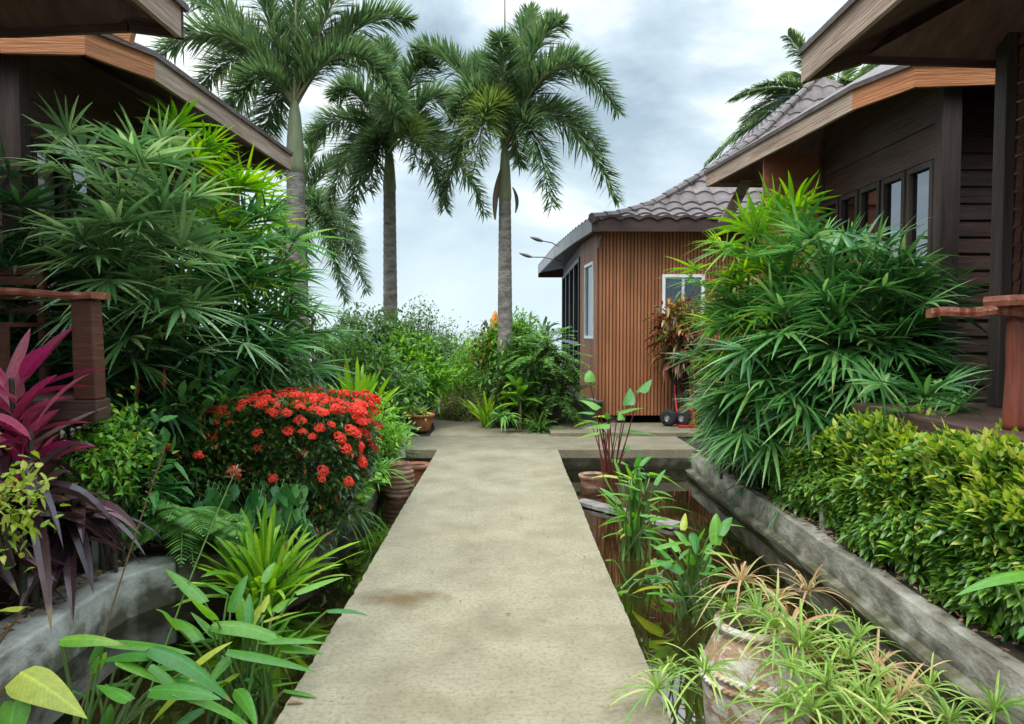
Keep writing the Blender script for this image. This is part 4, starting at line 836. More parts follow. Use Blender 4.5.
# ------------------------------------------------------------------ clipped hedge, right: three bushes grown together
def hedge(label, x0, x1, y0, y1, z0, z1, n, young):
    root = thing('hedge_bush', label, 'hedge', ((x0 + x1) / 2, (y0 + y1) / 2, 0), 'clipped hedge on the right')
    c = np.array([(x0 + x1) / 2, (y0 + y1) / 2, (z0 + z1) / 2]); h = np.array([x1 - x0, y1 - y0, z1 - z0]) / 2
    d = nrm(rng.normal(0, 1, (n, 3))); q = np.abs(d) ** 4; d = d / (q.sum(1, keepdims=True) ** .25)
    lump = 1 + .09 * (np.sin(d[:, 1] * 9 + x0) + np.sin(d[:, 2] * 7 + d[:, 1] * 4) + np.sin(d[:, 0] * 8))
    dep = rng.uniform(.6, 1.0, n) ** .5; p = c + d * h * (dep * lump)[:, None]; p[:, 2] = np.maximum(p[:, 2], z0)
    m = MB(); dd = d + rng.normal(0, .75, d.shape); dd[:, 2] += .35
    m.straps(p, dd, rng.uniform(.045, .085, n), rng.uniform(.026, .044, n), .2, 3, 'ovate', .14); m.build('foliage', 'hedge', root)
    k = (d[:, 2] > .35) | (d[:, 0] < -.6) & (d[:, 2] > -.2); k &= rng.random(n) < young * np.where(d[:, 2] > .35, 1.0, .22); q = p[k] + d[k] * .02
    m = MB(); dd = d[k] + rng.normal(0, .7, q.shape); dd[:, 2] += .8
    m.straps(q, dd, rng.uniform(.05, .09, len(q)), rng.uniform(.026, .042, len(q)), .15, 3, 'ovate', .14); m.build('young_foliage', 'hedge_young', root)
    b = MB()
    for i in range(26):
        t = p[rng.integers(n)]; s = np.array([c[0] + rng.normal(0, .06), rng.uniform(y0 + .15, y1 - .15), -.03]); b.tube([s, s * .5 + t * .5 + [.03, 0, .05], t], [.014, .009, .004], 5)
    b.build('branches', 'bark', root)
hedge('far part of the clipped hedge, mostly dark green, beside the black pot', 2.36, 2.98, 5.35, 6.95, .04, .80, 9500, .12)
hedge('middle part of the clipped hedge, golden young leaves along its top', 2.34, 3.0, 4.25, 5.4, .04, .90, 11500, .36)
hedge('rounded golden-leaved bush, the nearest part of the clipped hedge at the right edge', 2.36, 3.05, 3.2, 4.3, .04, .92, 11500, .62)
rosette('seedling', 'small bright green seedling at the foot of the hedge on the right', 'plant', (2.44, 4.55, 0), 22, .13, .045, (.1, 1.2), 'shrub_bright', 'ovate', droop=.3, stem=.22, stemmat='stem_green')

# ------------------------------------------------------------------ ixora with red flower heads
def clusters_pts(n, c, r):
    out = []; c = np.array(c)
    while len(out) < n:
        u = rng.uniform(-1, 1, 3); s = np.sign(u)
        face = rng.random()
        if face < .60: p = np.array([u[0], u[1], .93 + .1 * rng.random()])
        elif face < .84:
            p = np.array([u[0] * .95 + .1, -1, rng.uniform(-.7, .85)])
            if rng.random() > (.08 + .6 * ((p[2] + .7) / 1.6) ** 2): continue
        else:
            p = np.array([1, u[1], rng.uniform(-.3, .9)])
            if rng.random() < .45: continue
        if p[2] > .9: p[2] -= .14 * (abs(p[0]) ** 3 + abs(p[1]) ** 3)
        if rng.random() > .62 + .4 * (p[0] + 1) / 2: continue
        q = c + p * np.array(r) * (1 + rng.normal(0, .035))
        if all(np.linalg.norm(q - o_) > .052 for o_ in out): out.append(q)
    return np.array(out)
def superbox(n, c, r, pw=5, hollow=.6):
    d = nrm(rng.normal(0, 1, (n, 3))); d = d / ((np.abs(d) ** pw).sum(1, keepdims=True) ** (1 / pw)); k = rng.uniform(hollow, 1, n) ** .5
    l = 1 + .05 * (np.sin(d[:, 0] * 8) + np.sin(d[:, 1] * 7 + 2) + np.sin(d[:, 2] * 9))
    return np.array(c) + d * np.array(r) * (k * l)[:, None], d
ix = thing('ixora_bush', 'clipped ixora bush covered in red flower heads beside the walk', 'bush', (-1.72, 6.1, 0))
IC, IR = (-1.79, 6.1, .60), (.60, .55, .40)
p, d = superbox(15000, IC, IR); m = MB(); dd = d + rng.normal(0, .8, d.shape); dd[:, 2] += .3
m.straps(p, dd, rng.uniform(.04, .08, len(p)), rng.uniform(.018, .028, len(p)), .15, 3, 'lance', .12); m.build('foliage', 'ixora', ix)
b = MB()
for i in range(30):
    t = p[rng.integers(len(p))]; s = np.array([IC[0] + rng.normal(0, .15), IC[1] + rng.normal(0, .1), -.05]); b.tube([s, s * .5 + t * .5, t], [.016, .011, .004], 5)
b.build('branches', 'bark', ix)
def head_mesh():
    m = MB(); k = 46; d = rdir(k, .05, 1.57); c = d * np.array([.043, .043, .026]) * rng.uniform(.8, 1.15, (k, 1))
    for i in range(k):
        n_ = d[i]; s = nrm(np.cross(n_, [.3, .2, 1.0])); u = np.cross(n_, s); a0 = rng.uniform(0, 1.5)
        D = np.array([s * math.cos(a0 + j * 1.5708) + u * math.sin(a0 + j * 1.5708) + n_ * .25 for j in range(4)])
        m.straps(np.repeat(c[i][None], 4, 0), D, .0155, .0105, .1, 2, 'ovate', .05)
    return m
hm = [head_mesh().build('flower_head', 'petal_red', None) for _ in range(4)]
heads = clusters_pts(230, IC, np.array(IR) * 1.04); order = np.argsort(heads[:, 1] - .5 * heads[:, 2]); heads = heads[order]
for i, q in enumerate(heads[:100]):
    o = hm[i] if i < 4 else hm[i % 4].copy()
    if i >= 4: sc.collection.objects.link(o)
    o.parent = ix; o.location = Vector(q) - ix.location; nd = Vector((q - np.array(IC)) / np.array(IR)); nd.z += .8; o.rotation_euler = nd.to_track_quat('Z', 'Y').to_euler(); s = random.uniform(.65, 1.15); o.scale = (s, s * random.uniform(.85, 1.1), s * .85)
m = MB()
for q in heads[100:]:
    h = head_mesh() if False else None
    nd = Vector((q - np.array(IC)) / np.array(IR)); nd.z += .8; Rm = np.array(nd.to_track_quat('Z', 'Y').to_matrix()); src = hm[rng.integers(4)].data
    vv = np.array([v.co[:] for v in src.vertices]) if not hasattr(src, '_c') else None
    m.addl((vv * rng.uniform(.65, 1.15)) @ Rm.T + q, [list(pl.vertices) for pl in src.polygons])
o = m.build('flower_heads', 'petal_red', ix); o['kind'] = 'stuff'
# green shrub joining it on the left, with a few red heads
p, d = superbox(13000, (-2.55, 5.95, .60), (.62, .5, .38)); root = thing('ixora_bush', 'dark green clipped ixora bush with hardly any flowers, left of the red-flowered one', 'bush', (-2.55, 5.9, 0))
m = MB(); dd = d + rng.normal(0, .8, d.shape); dd[:, 2] += .3
m.straps(p, dd, rng.uniform(.04, .08, len(p)), rng.uniform(.018, .028, len(p)), .15, 3, 'lance', .12); m.build('foliage', 'ixora', root)
b = MB()
for i in range(24):
    t = p[rng.integers(len(p))]; s = np.array([-2.55 + rng.normal(0, .15), 5.9 + rng.normal(0, .1), -.05]); b.tube([s, s * .5 + t * .5, t], [.016, .011, .004], 5)
b.build('branches', 'bark', root)
for q in ((167, 447, 5.38), (199, 455, 5.38), (233, 470, 5.4)):
    o = hm[0].copy(); sc.collection.objects.link(o); o.parent = root; o.location = Vector(P(*q)) - root.location; o.rotation_euler = (R(60), 0, 0)

# ------------------------------------------------------------------ left bank understorey
def arrowheads():
    root = thing('arrowhead_vine', 'arrowhead vine with hanging shield-shaped leaves under the red-flowered ixora', 'plant', (-1.85, 5.6, 0))
    n = 75; p = np.stack([rng.uniform(-2.28, -1.45, n), rng.uniform(5.3, 5.55, n), rng.uniform(.12, .42, n)], 1); a = rng.normal(0, .5, n)
    D = np.stack([np.sin(a), -.45 + rng.normal(0, .15, n), -.85 + rng.normal(0, .25, n)], 1); s = np.stack([np.cos(a), rng.normal(0, .3, n), np.sin(a)], 1)
    m = MB(); L = rng.uniform(.14, .25, n); m.straps(p, D, L, L * .40, -.12, 7, 'heart', .08, side=s); m.build('foliage', 'arrowhead', root, smooth=True)
    b = MB()
    for i in range(n): b.tube([np.array([p[i][0] * .6 - .74, 5.65, .08]), p[i] + [0, .05, .05], p[i]], .004, 4)
    b.build('stems', 'stem_green', root)
arrowheads()
def fern(label, c, n, L, mat='fern', az=(0, 2 * math.pi), el=(.3, 1.1), arch=.8):
    c = np.array(c, float); root = thing('fern', label, 'fern', c, 'ferns on the left bank'); m = MB(); st = MB()
    for i in range(n):
        a = rng.uniform(*az); e_ = rng.uniform(*el); ln = L * rng.uniform(.7, 1.1); d = np.array([math.cos(a) * math.cos(e_), math.sin(a) * math.cos(e_), math.sin(e_)])
        t = np.linspace(0, 1, 26); C = c + d * ln * t[:, None]; C[:, 2] -= arch * ln * t ** 2 * .8; T = nrm(np.gradient(C, axis=0)); S = nrm(np.cross(T, UP)); st.tube(C[::3], .0035, 4)
        for s_ in (-1, 1):
            k = np.arange(2, 26); pl_ = ln * .36 * np.sin(np.pi * (.2 + .78 * t[k]) ** 1.0) ** .9 * (1 - .25 * t[k])
            m.straps(C[k], S[k] * s_ * .9 + T[k] * .38, pl_, .019, .22, 5, 'lance', .06)
    m.build('fronds', mat, root); st.build('stems', 'stem_green', root); return root
fern('feathery fern on the pond bank below the dark ixora', (-2.26, 5.12, .28), 15, .50, 'fern', az=(3.1, 6.5), el=(-.1, 1.0), arch=.75)
fern('second feathery fern, nearer the arrowhead vine', (-2.0, 5.14, .2), 11, .42, 'fern', az=(3.1, 6.5), el=(-.1, 1.0), arch=.75)
fern('small pale fern hanging at the right end of the ixora by the walk', (-1.45, 7.2, .02), 14, .42, 'shrub_bright', az=(3.6, 7.0))
rosette('lily_clump', 'bright green strap-leaved lily clump growing in the left pond', 'plant', G(258, 612, WATER) + np.array([0, .1, -.02]), 130, .82, .046, (.7, 1.5), 'lily', droop=.36, seg=8, jr=.05)
rosette('lily_clump', 'dull green grass-like clump overhanging the water beside the walk, right of the ixora', 'plant', (-1.42, 6.35, -.05), 90, .42, .018, (.0, 1.1), 'shrub', droop=.9, az=(3.4, 7.0))
rosette('lily_clump', 'light green grassy clump between the ixora and the clay pots', 'plant', (-1.4, 7.9, 0), 90, .45, .02, (.2, 1.3), 'shrub_bright', droop=.7)
shrub('shrub', 'dark low shrub trailing into the left pond under the ixora', 'shrub', (-1.55, 5.75, .05), (.28, .45, .28), 110, 12, .07, .022, 'ixora', 'lance')
shrub('shrub', 'light green leafy shrub beside the clay pots at the left of the walk', 'shrub', (-1.5, 8.5, .3), (.3, .5, .38), 130, 12, .08, .025, 'shrub_bright', 'lance')
# cordylines, far left
def cordyline(label, c, hgt, n, L, W, mat, el=(.2, 1.4), droop=.5, az=(0, 2 * math.pi)):
    return rosette('cordyline', label, 'plant', c, n, L, W, el, mat, 'lance', droop, 8, 'cordylines on the left', stem=hgt, stemmat='cane', fold=.2, az=az)
cordyline('cordyline with long bright pink upright leaves at the left edge', (-2.78, 4.15, 0), 1.28, 24, .56, .09, 'cordyline_pink', (.35, 1.4), .22)
cordyline('cordyline with pink leaves and darker tips below the rail, second from the left edge', (-2.62, 4.05, 0), 1.0, 20, .48, .085, 'cordyline_pink', (.1, 1.2), .4)
cordyline('cordyline with dark purple-brown leaves drooping over the left pond wall', (-2.62, 3.95, 0), .78, 60, .56, .085, 'cordyline_dark', (-.15, 1.0), .75)
cordyline('low dark maroon cordyline at the left edge above the wall', (-2.85, 3.8, 0), .55, 60, .50, .085, 'cordyline_dark', (-.1, 1.0), .75)
cordyline('dark maroon cordyline nearest the fern, behind the pond wall', (-2.6, 4.35, 0), .48, 52, .46, .08, 'cordyline_dark', (-.1, 1.1), .7)
shrub('duranta_shrub', 'small yellow-green leafed shrub between the pink cordyline and the ixora', 'shrub', (-2.58, 4.75, .72), (.22, .22, .28), 90, 9, .06, .03, 'shrub_bright', 'ovate', young=('hedge_young', .6), zmin=-.9)
shrub('duranta_shrub', 'sprig of yellow-green leaves at the very left edge above the pond wall', 'shrub', (-2.36, 3.42, .74), (.12, .14, .18), 34, 7, .065, .032, 'hedge_young', 'ovate', zmin=-.9, base_z=.45, twigs=8)
shrub('shrub', 'broad-leaved dark green shrub behind the left pond wall, beside the fern', 'shrub', (-2.6, 5.15, .45), (.3, .25, .42), 60, 5, .16, .065, 'arrowhead', 'ovate', zmin=-.9)
shrub('ginger_plant', 'broad-leaved ginger plant with two red flower spikes in front of the left lady palms', 'plant', (-2.5, 5.75, 1.0), (.5, .22, .3), 34, 5, .2, .075, 'arrowhead', 'ovate', zmin=-.9)
for q, lab in (((137, 387, 5.5), 0), ((164, 380, 5.55), 0)):
    a = P(*q); root = [o for o in sc.objects if o.name.startswith('ginger_plant')][0]
    MB().tube([a + [0, 0, -.5], a - [0, 0, .05]], .006, 5).build('flower_stalk', 'stem_green', root)
    MB().tube([a - [0, 0, .06], a - [0, 0, .03], a + [0, 0, .03], a + [0.004, 0, .09]], [.006, .02, .017, .003], 8).build('flower_spike', 'petal_spike', root)
rosette('ti_plant', 'upright ti plant with yellow-green striped leaves rising above the dark ixora', 'plant', (-2.38, 5.95, 0), 30, .36, .065, (.2, 1.35), 'ti_green', 'lance', .45, 7, stem=1.0, fold=.2)
rosette('ti_plant', 'yellow-green clump of broad upright straps behind the ixora, left of the terracotta pot', 'plant', P(358, 395, 9.3) * [1, 1, 0] + [0, 0, .02], 70, 1.2, .07, (.75, 1.45), 'lily', 'strap', .3, 8, stem=.25)
rosette('cordyline', 'small reddish cordyline in the shade behind the ixora', 'plant', P(300, 400, 7.6) * [1, 1, 0], 26, .34, .05, (.0, 1.2), 'cordyline_dark', 'lance', .5, 7, 'cordylines on the left', stem=.95)
rosette('cordyline', 'slender dark cordyline standing up against the sky beside the left palm trunk', 'plant', P(313, 400, 9.5) * [1, 1, 0], 26, .28, .04, (.3, 1.4), 'cordyline_dark', 'lance', .35, 7, 'cordylines on the left', stem=1.75)
rosette('fan_plant', 'pale green plant with star-like spreading leaves just behind the red flowers', 'plant', P(315, 400, 7.0) * [1, 1, 0], 26, .30, .05, (.1, 1.3), 'fern', 'lance', .35, 6, stem=.85)
shrub('ginger_plant', 'glossy bright green broad-leaved plant under the left lady palms', 'plant', P(245, 370, 7.2), (.42, .3, .33), 60, 6, .2, .06, 'fern', 'lance', zmin=-.9)
rosette('banana_lily', 'large-leaved water plant lying out toward the walk behind the ixora', 'plant', P(385, 425, 9.0) * [1, 1, 0] + [0, 0, .3], 16, .55, .13, (-.05, .5), 'arrowhead', 'ovate', .25, 8)
shrub('shrub', 'dense dark shrub in the middle distance left of the terracotta pot', 'shrub', P(350, 385, 10.2), (.9, .6, .62), 300, 12, .13, .045, 'shrub', 'lance')
shrub('shrub', 'airy grey-green fine-leaved shrub with branches reaching the sky, left of the middle palm', 'shrub', P(380, 352, 12.4), (1.0, .6, .62), 520, 13, .10, .042, 'shrub_grey', 'ovate', lump=.3, twigs=40)
shrub('shrub', 'open twiggy shrub with small grey leaves against the sky, right of the middle palm', 'shrub', P(425, 340, 13), (.62, .5, .60), 150, 12, .06, .028, 'shrub_grey', 'ovate', lump=.4, twigs=40)
shrub('shrub', 'mid green shrub around the foot of the middle palm', 'shrub', P(408, 378, 11.9), (.75, .5, .6), 300, 12, .13, .045, 'shrub_bright', 'ovate')
shrub('shrub', 'yellow-green shrub between the two middle palms at the horizon', 'shrub', P(445, 362, 15), (.95, .5, .48), 420, 14, .08, .035, 'shrub_bright', 'ovate')
shrub('shrub', 'dark evergreen shrub behind the terracotta pot', 'shrub', P(402, 400, 11.6), (.5, .3, .45), 160, 12, .08, .03, 'shrub', 'ovate')
shrub('shrub', 'wide dark shrub at the foot of the fourth palm, far left beyond the bungalow', 'shrub', P(300, 365, 13), (1.2, .6, .75), 240, 12, .1, .035, 'shrub', 'ovate')
# centre-right planting in front of the right palm
shrub('shrub', 'bright green small-leaved shrub right of the garden path', 'shrub', P(466, 380, 14.0), (.7, .5, .55), 460, 14, .07, .03, 'shrub_bright', 'ovate')
shrub('low_hedge', 'low reddish-green edging hedge along the garden path', 'hedge', P(468, 412, 13.2), (.8, .6, .30), 700, 14, .05, .024, 'groundcover', 'ovate', zmin=-.9)
shrub('shrub', 'big dark green shrub in the centre bed beside the pavilion', 'shrub', P(525, 385, 11.9), (.74, .5, .75), 460, 12, .12, .045, 'shrub', 'ovate', zmin=-.9)
shrub('shrub', 'yellowish green shrub at the top of the centre bed below the right palm', 'shrub', P(512, 345, 12.4), (.6, .4, .42), 260, 12, .13, .03, 'shrub_bright', 'lance')
shrub('croton', 'croton with red and yellow leaves at the left of the centre bed', 'plant', P(492, 352, 12.4), (.32, .25, .38), 46, 8, .15, .045, 'croton', 'lance')
def pinnate(label, c, r, n, mat):
    root = thing('senna_bush', label, 'shrub', (c[0], c[1], 0)); m = MB(); b = MB(); ps, d = ellip(n, c, r, .4, -.7)
    for q, dd in zip(ps, d):
        dd = nrm(dd + rng.normal(0, .35, 3) + [0, 0, .15]); L = .34; t = np.linspace(.12, 1, 11); C = q + dd * L * t[:, None]; C[:, 2] -= .12 * L * t ** 2 * 3; S = nrm(np.cross(dd, UP)); b.tube([q, C[5], C[-1]], .003, 3)
        for s_ in (-1, 1): m.straps(C, (S * s_ + dd * .35)[None].repeat(11, 0), .085, .03, .15, 3, 'ovate', .06)
    for i in range(16): q = ps[rng.integers(n)]; b.tube([(c[0], c[1], 0), (c[0] * .5 + q[0] * .5, c[1], q[2] * .55), q], [.016, .01, .004], 5)
    m.build('foliage', mat, root); b.build('branches', 'bark', root)
pinnate('feathery-leaved shrub with paired leaflets in the centre bed', P(545, 355, 11.5), (.42, .35, .36), 90, 'fern')
pinnate('darker feathery-leaved shrub low in the centre bed by the pavilion corner', P(555, 392, 11.6), (.35, .3, .42), 60, 'shrub')
for (px, py, Y, h, lab) in ((530, 318, 13.2, .2, 'slim dracaena head against the sky beside the right palm'), (548, 322, 13.0, .2, 'second slim dracaena head, nearer the pavilion glass'), (488, 335, 13.5, .2, 'bronze-tinted dracaena head left of the right palm')):
    q = P(px, py, Y); rosette('dracaena', lab, 'plant', q * [1, 1, 0], 30, .36, .04, (.2, 1.4), 'shrub_grey' if px > 500 else 'ti_green', 'lance', .4, 7, 'dracaenas in the centre bed', stem=float(q[2]))
rosette('cordyline', 'pink-red cordyline in front of the horizon between two palms', 'plant', P(466, 400, 14.5) * [1, 1, 0], 24, .3, .045, (.2, 1.3), 'cordyline_pink', 'lance', .4, 6, stem=1.0)
rosette('cordyline', 'dark cordyline in the middle of the centre bed', 'plant', P(505, 400, 11.6) * [1, 1, 0], 34, .36, .04, (.0, 1.3), 'cordyline_dark', 'lance', .5, 6, stem=.75)
rosette('fern_clump', 'bright green drooping fern at the front of the centre bed', 'fern', P(505, 408, 11.1) * [1, 1, 0] + [0, 0, .1], 60, .34, .035, (.1, 1.3), 'fern', 'lance', .7, 6, stem=.15)
rosette('grass_clump', 'dark grassy clump at the front right of the centre bed', 'plant', P(540, 415, 11.2) * [1, 1, 0], 110, .5, .022, (.3, 1.4), 'shrub', 'strap', .6, 6)
for i in range(7):
    x = -4.2 + i * .2
rosette('strap_plant', 'upright sword-leaved plant at the left front of the centre bed', 'plant', P(487, 400, 11.7) * [1, 1, 0], 40, .8, .05, (.8, 1.45), 'lily', 'strap', .3, 7)
rosette('ti_plant', 'broad-leaved green ti plant in the middle of the centre bed', 'plant', P(520, 400, 11.3) * [1, 1, 0], 34, .42, .09, (.1, 1.3), 'shrub_bright', 'lance', .4, 7, stem=.7)
rosette('ti_plant', 'light green ti plant high in the centre bed, right of the palm trunk', 'plant', P(533, 400, 11.5) * [1, 1, 0], 30, .42, .08, (.1, 1.3), 'fern', 'lance', .4, 7, stem=1.15)
# ground cover under everything on the banks: one uncountable mass
def cover(lab, x0, x1, y0, y1, n, mat, L=.08, W=.03, z=.02):
    p = np.stack([rng.uniform(x0, x1, n), rng.uniform(y0, y1, n), rng.uniform(z, z + .1, n)], 1); o = MB().straps(p, rdir(n, .1, 1.3), L * rng.uniform(.6, 1.4, n), W, .4, 3, 'ovate').build('ground_cover', mat); o['kind'] = 'stuff'; tag(o, lab, 'ground cover')
cover('low green ground cover under the left planting', -4.8, -1.5, 5.3, 10, 9000, 'shrub')
cover('low green ground cover in the bed beyond the cross walk', -6, -1.5, 10.8, 16, 9000, 'shrub', .12, .04)
cover('low green ground cover in the centre bed', -.2, 1.1, 11.8, 17, 4500, 'shrub', .1, .035)
# ================================================================== SMALL OBJECTS
def pot(name, label, c, r, h, mat, cat='pot', lip=.12, soil=True):
    c = np.array(c, float); root = thing(name, label, cat, c)
    prof = [(0, .0), (r * .62, 0), (r * .72, h * .08), (r * .95, h * .62), (r * 1.0, h * .84), (r * 1.1, h * .86), (r * 1.12, h * .99), (r * 1.02, h), (r * .96, h * .93), (0, h * .91)]
    prof = [(a, b + c[2] - 0) for a, b in prof]; MB().lathe([c[0], c[1], 0], prof).build('body', mat, root, smooth=True)
    MB().lathe([c[0], c[1], 0], [(0, c[2] + h * .94), (r * .9, c[2] + h * .925)], 16).build('earth', 'soil', root)
    return root
tp = G(419, 433, .0); pot('flower_pot', 'round terracotta flower pot standing on the left end of the cross walk', (tp[0], tp[1] + .2, .0), .2, .27, 'terracotta')
q = np.array([tp[0], tp[1] + .2, .25]); rosette('potted_plant', 'dark green and bronze plant growing in the terracotta pot', 'plant', q, 60, .26, .045, (.1, 1.3), 'ti_green', 'lance', .45, 6)
# pale stone ball on a post by the pond corner
a = P(397, 438, 9.3); root = thing('stone_ball', 'rough pale stone ball at the corner of the left pond', 'ornament', (a[0], a[1], 0))
MB().lathe([a[0], a[1], 0], [(.13 * math.sin(x), a[2] - .02 - .13 * math.cos(x) * .9) for x in np.linspace(0, math.pi, 12)], 18, lambda i, x: .05 * math.sin(3 * x + i)).build('ball', 'pale_stone', root, smooth=True)
MB().lathe([a[0], a[1], 0], [(.11, -.05), (.10, a[2] - .12), (.06, a[2] - .1)], 14).build('pedestal', 'pale_stone', root)
# spiral clay urn in the left pond
a = G(400, 498, WATER); root = thing('clay_urn', 'ribbed clay urn standing in the left pond beside the walk', 'pot', (a[0] - .02, a[1] + .1, WATER - .1))
a = a + [-.02, .1, 0]; prof = [(.07, WATER - .15)]
for i in range(26): t = i / 25; prof.append(((.115 + .05 * math.sin(t * 2.7)) + .009 * (1 if i % 3 else -1), WATER - .1 + t * .42))
prof += [(.10, WATER + .34), (.12, WATER + .37), (.10, WATER + .37), (.08, WATER + .3), (0, WATER + .28)]
MB().lathe([a[0], a[1], 0], prof, 24).build('body', 'terracotta_old', root, smooth=True)
a = G(425, 482, WATER); pot('clay_bowl', 'smaller reddish clay pot half under the walk in the left pond', (PL - .16, 8.75, WATER - .1), .14, .34, 'terracotta')
# right pond: round clay pot, plank
a = G(592, 486, WATER); pot('clay_bowl', 'round reddish clay bowl standing in the right pond beside the walk', (a[0] + .02, a[1], WATER - .14), .16, .28, 'terracotta_old')
p0, p1 = G(579, 504, WATER), G(678, 529, WATER); d = nrm(p1 - p0); s = np.array([-d[1], d[0], 0]); 
root = thing('plank', 'weathered grey boards lying across the right pond at water level', 'plank', (p0 + p1) / 2)
for i in range(5):
    a = p0 + (p1 - p0) * (i / 5 + .004); b = p0 + (p1 - p0) * ((i + 1) / 5 - .004); c = (a + b) / 2 + [0, 0, .03]; MB().obox(c, (b - a) / 2, s * .085, [0, 0, .018]).build('board', 'old_plank', root)
MB().obox((p0 + p1) / 2 + [0, 0, -.01], (p1 - p0) / 2, s * .03, [0, 0, .021]).build('bearer', 'old_plank', root)
# glazed pot and black pot beside the pavilion step
pot('planter', 'greenish glazed bowl planter beside the pavilion corner', (1.28, 12.25, -.02), .27, .42, 'green_glaze'); pot('planter', 'black plastic plant pot at the right end of the centre bed', (.72, 12.1, -.02), .17, .3, 'black_plastic')
pot('planter', 'black nursery pot standing behind the right pond wall', (2.62, 6.75, -.02), .13, .24, 'black_plastic')
m = MB().box(2.42, 2.5, 5.6, 5.68, -.05, .22); tag(m.build('marker_post', 'concrete_wall'), 'short square concrete marker post behind the right pond wall', 'post')
m = MB().box(-2.68, -2.6, 4.72, 4.8, -.05, .26); tag(m.build('marker_post', 'concrete_pale'), 'short square concrete marker post behind the left pond wall', 'post')
# steps to the glazed side
o = MB().prism([(.98, 13.6), (1.38, 13.6), (1.38, 18.5), (.98, 18.5)], -.03, .16).build('step', 'concrete_wall'); tag(o, 'concrete step along the glazed side of the pavilion', 'step'); bevel(o, .01)
a = G(286, 704, .004); o = MB().straps(a[None], [[1, .1, .08]], .075, .02, .1, 6, 'lance', .35).build('fallen_leaf', 'litter'); tag(o, 'single curled brown leaf on the left edge of the walk at the bottom', 'leaf')
# hand truck
ht = thing('hand_truck', 'red two-wheeled hand truck leaning on the slatted wall', 'hand truck', G(678, 432, .055))
bx, by = 2.70, 11.45
for k, (x, lab) in enumerate(((bx - .2, ''), (bx + .02, ''))):
    m = MB(); prof = [(.05, -.04), (.095, -.042), (.125, -.03), (.132, 0), (.125, .03), (.095, .042), (.05, .04)]
    V = []; kk = 22
    for r_, a_ in prof:
        for j in range(kk): an = j * 2 * math.pi / kk; V.append((x + a_ * .9 * math.cos(.5) - r_ * math.cos(an) * math.sin(.5) * 0 + (r_ * math.cos(an)) * .88, by + a_ * 1.0 + r_ * math.cos(an) * -.45, .055 + .133 + r_ * math.sin(an)))
    m.addl(V, [[i * kk + j, i * kk + (j + 1) % kk, (i + 1) * kk + (j + 1) % kk, (i + 1) * kk + j] for i in range(6) for j in range(kk)]); wh = m.build('wheel', 'tyre', ht, smooth=True)
    m = MB(); V = []
    for r_, a_ in ((0, -.03), (.03, -.034), (.045, -.02), (.07, -.03), (.072, .0)):
        for j in range(kk): an = j * 2 * math.pi / kk; V.append((x + a_ * .9 + r_ * math.cos(an) * .88, by + a_ + r_ * math.cos(an) * -.45, .188 + r_ * math.sin(an)))
    m.addl(V, [[i * kk + j, i * kk + (j + 1) % kk, (i + 1) * kk + (j + 1) % kk, (i + 1) * kk + j] for i in range(4) for j in range(kk)]); m.build('rim', 'steel', wh)
m = MB(); m.tube([(bx - .1, by + .1, .17), (bx + .16, by - .02, .2)], .012, 6); m.build('axle', 'steel', ht)
m = MB()
for dx in (-.05, .19): m.tube([(bx + dx, by + .05 , .12), (bx + dx, by + .3, .7), (bx + dx, by + .52, 1.1)], .014, 8)
for z, dy in ((.3, .13), (.65, .28), (1.1, .52)): m.tube([(bx - .05, by + dy, z), (bx + .19, by + dy, z)], .012, 8)
m.build('frame', 'red_paint', ht); MB().obox((bx + .07, by - .08, .075), (.15, 0, 0), (0, .11, 0), (0, 0, .006)).build('toe_plate', 'red_paint', ht)
MB().obox((bx + .17, by - .03, .2), (.012, 0, 0), (0, .05, 0), (0, 0, .1)).build('wheel_bracket', 'red_paint', ht)
# orange folded parasol beyond the palm
a = P(495, 332, 19); root = thing('folded_parasol', 'orange folded parasol beyond the garden, left of the right palm trunk', 'parasol', (a[0], a[1], 0))
MB().tube([(a[0], a[1], -.03), (a[0], a[1], a[2] + .5)], .02, 6).build('pole', 'steel', root)
MB().lathe([a[0], a[1], 0], [(.10, a[2] - .35), (.12, a[2] - .1), (.09, a[2] + .35), (.03, a[2] + .52), (0, a[2] + .56)], 12, lambda i, x: .15 * math.cos(6 * x)).build('canopy', 'orange_cloth', root, smooth=True)
# croton beside the slatted wall
cr_ = P(677, 335, 11.75)
shrub('croton', 'tall croton with dark red and yellow leaves in front of the slatted wall', 'plant', cr_, (.32, .25, .50), 60, 9, .22, .055, 'croton', 'lance', droop=.5, zmin=-.9)
shrub('croton', 'yellow-leaved croton top beside the white window', 'plant', P(686, 312, 11.75), (.2, .2, .2), 20, 9, .2, .045, 'croton_yellow', 'lance', droop=.4, zmin=-.9)
shrub('shrub', 'light green weeds at the foot of the slatted wall by the landing', 'shrub', (3.35, 11.2, .25), (.25, .3, .35), 60, 10, .1, .035, 'shrub_bright', 'lance')

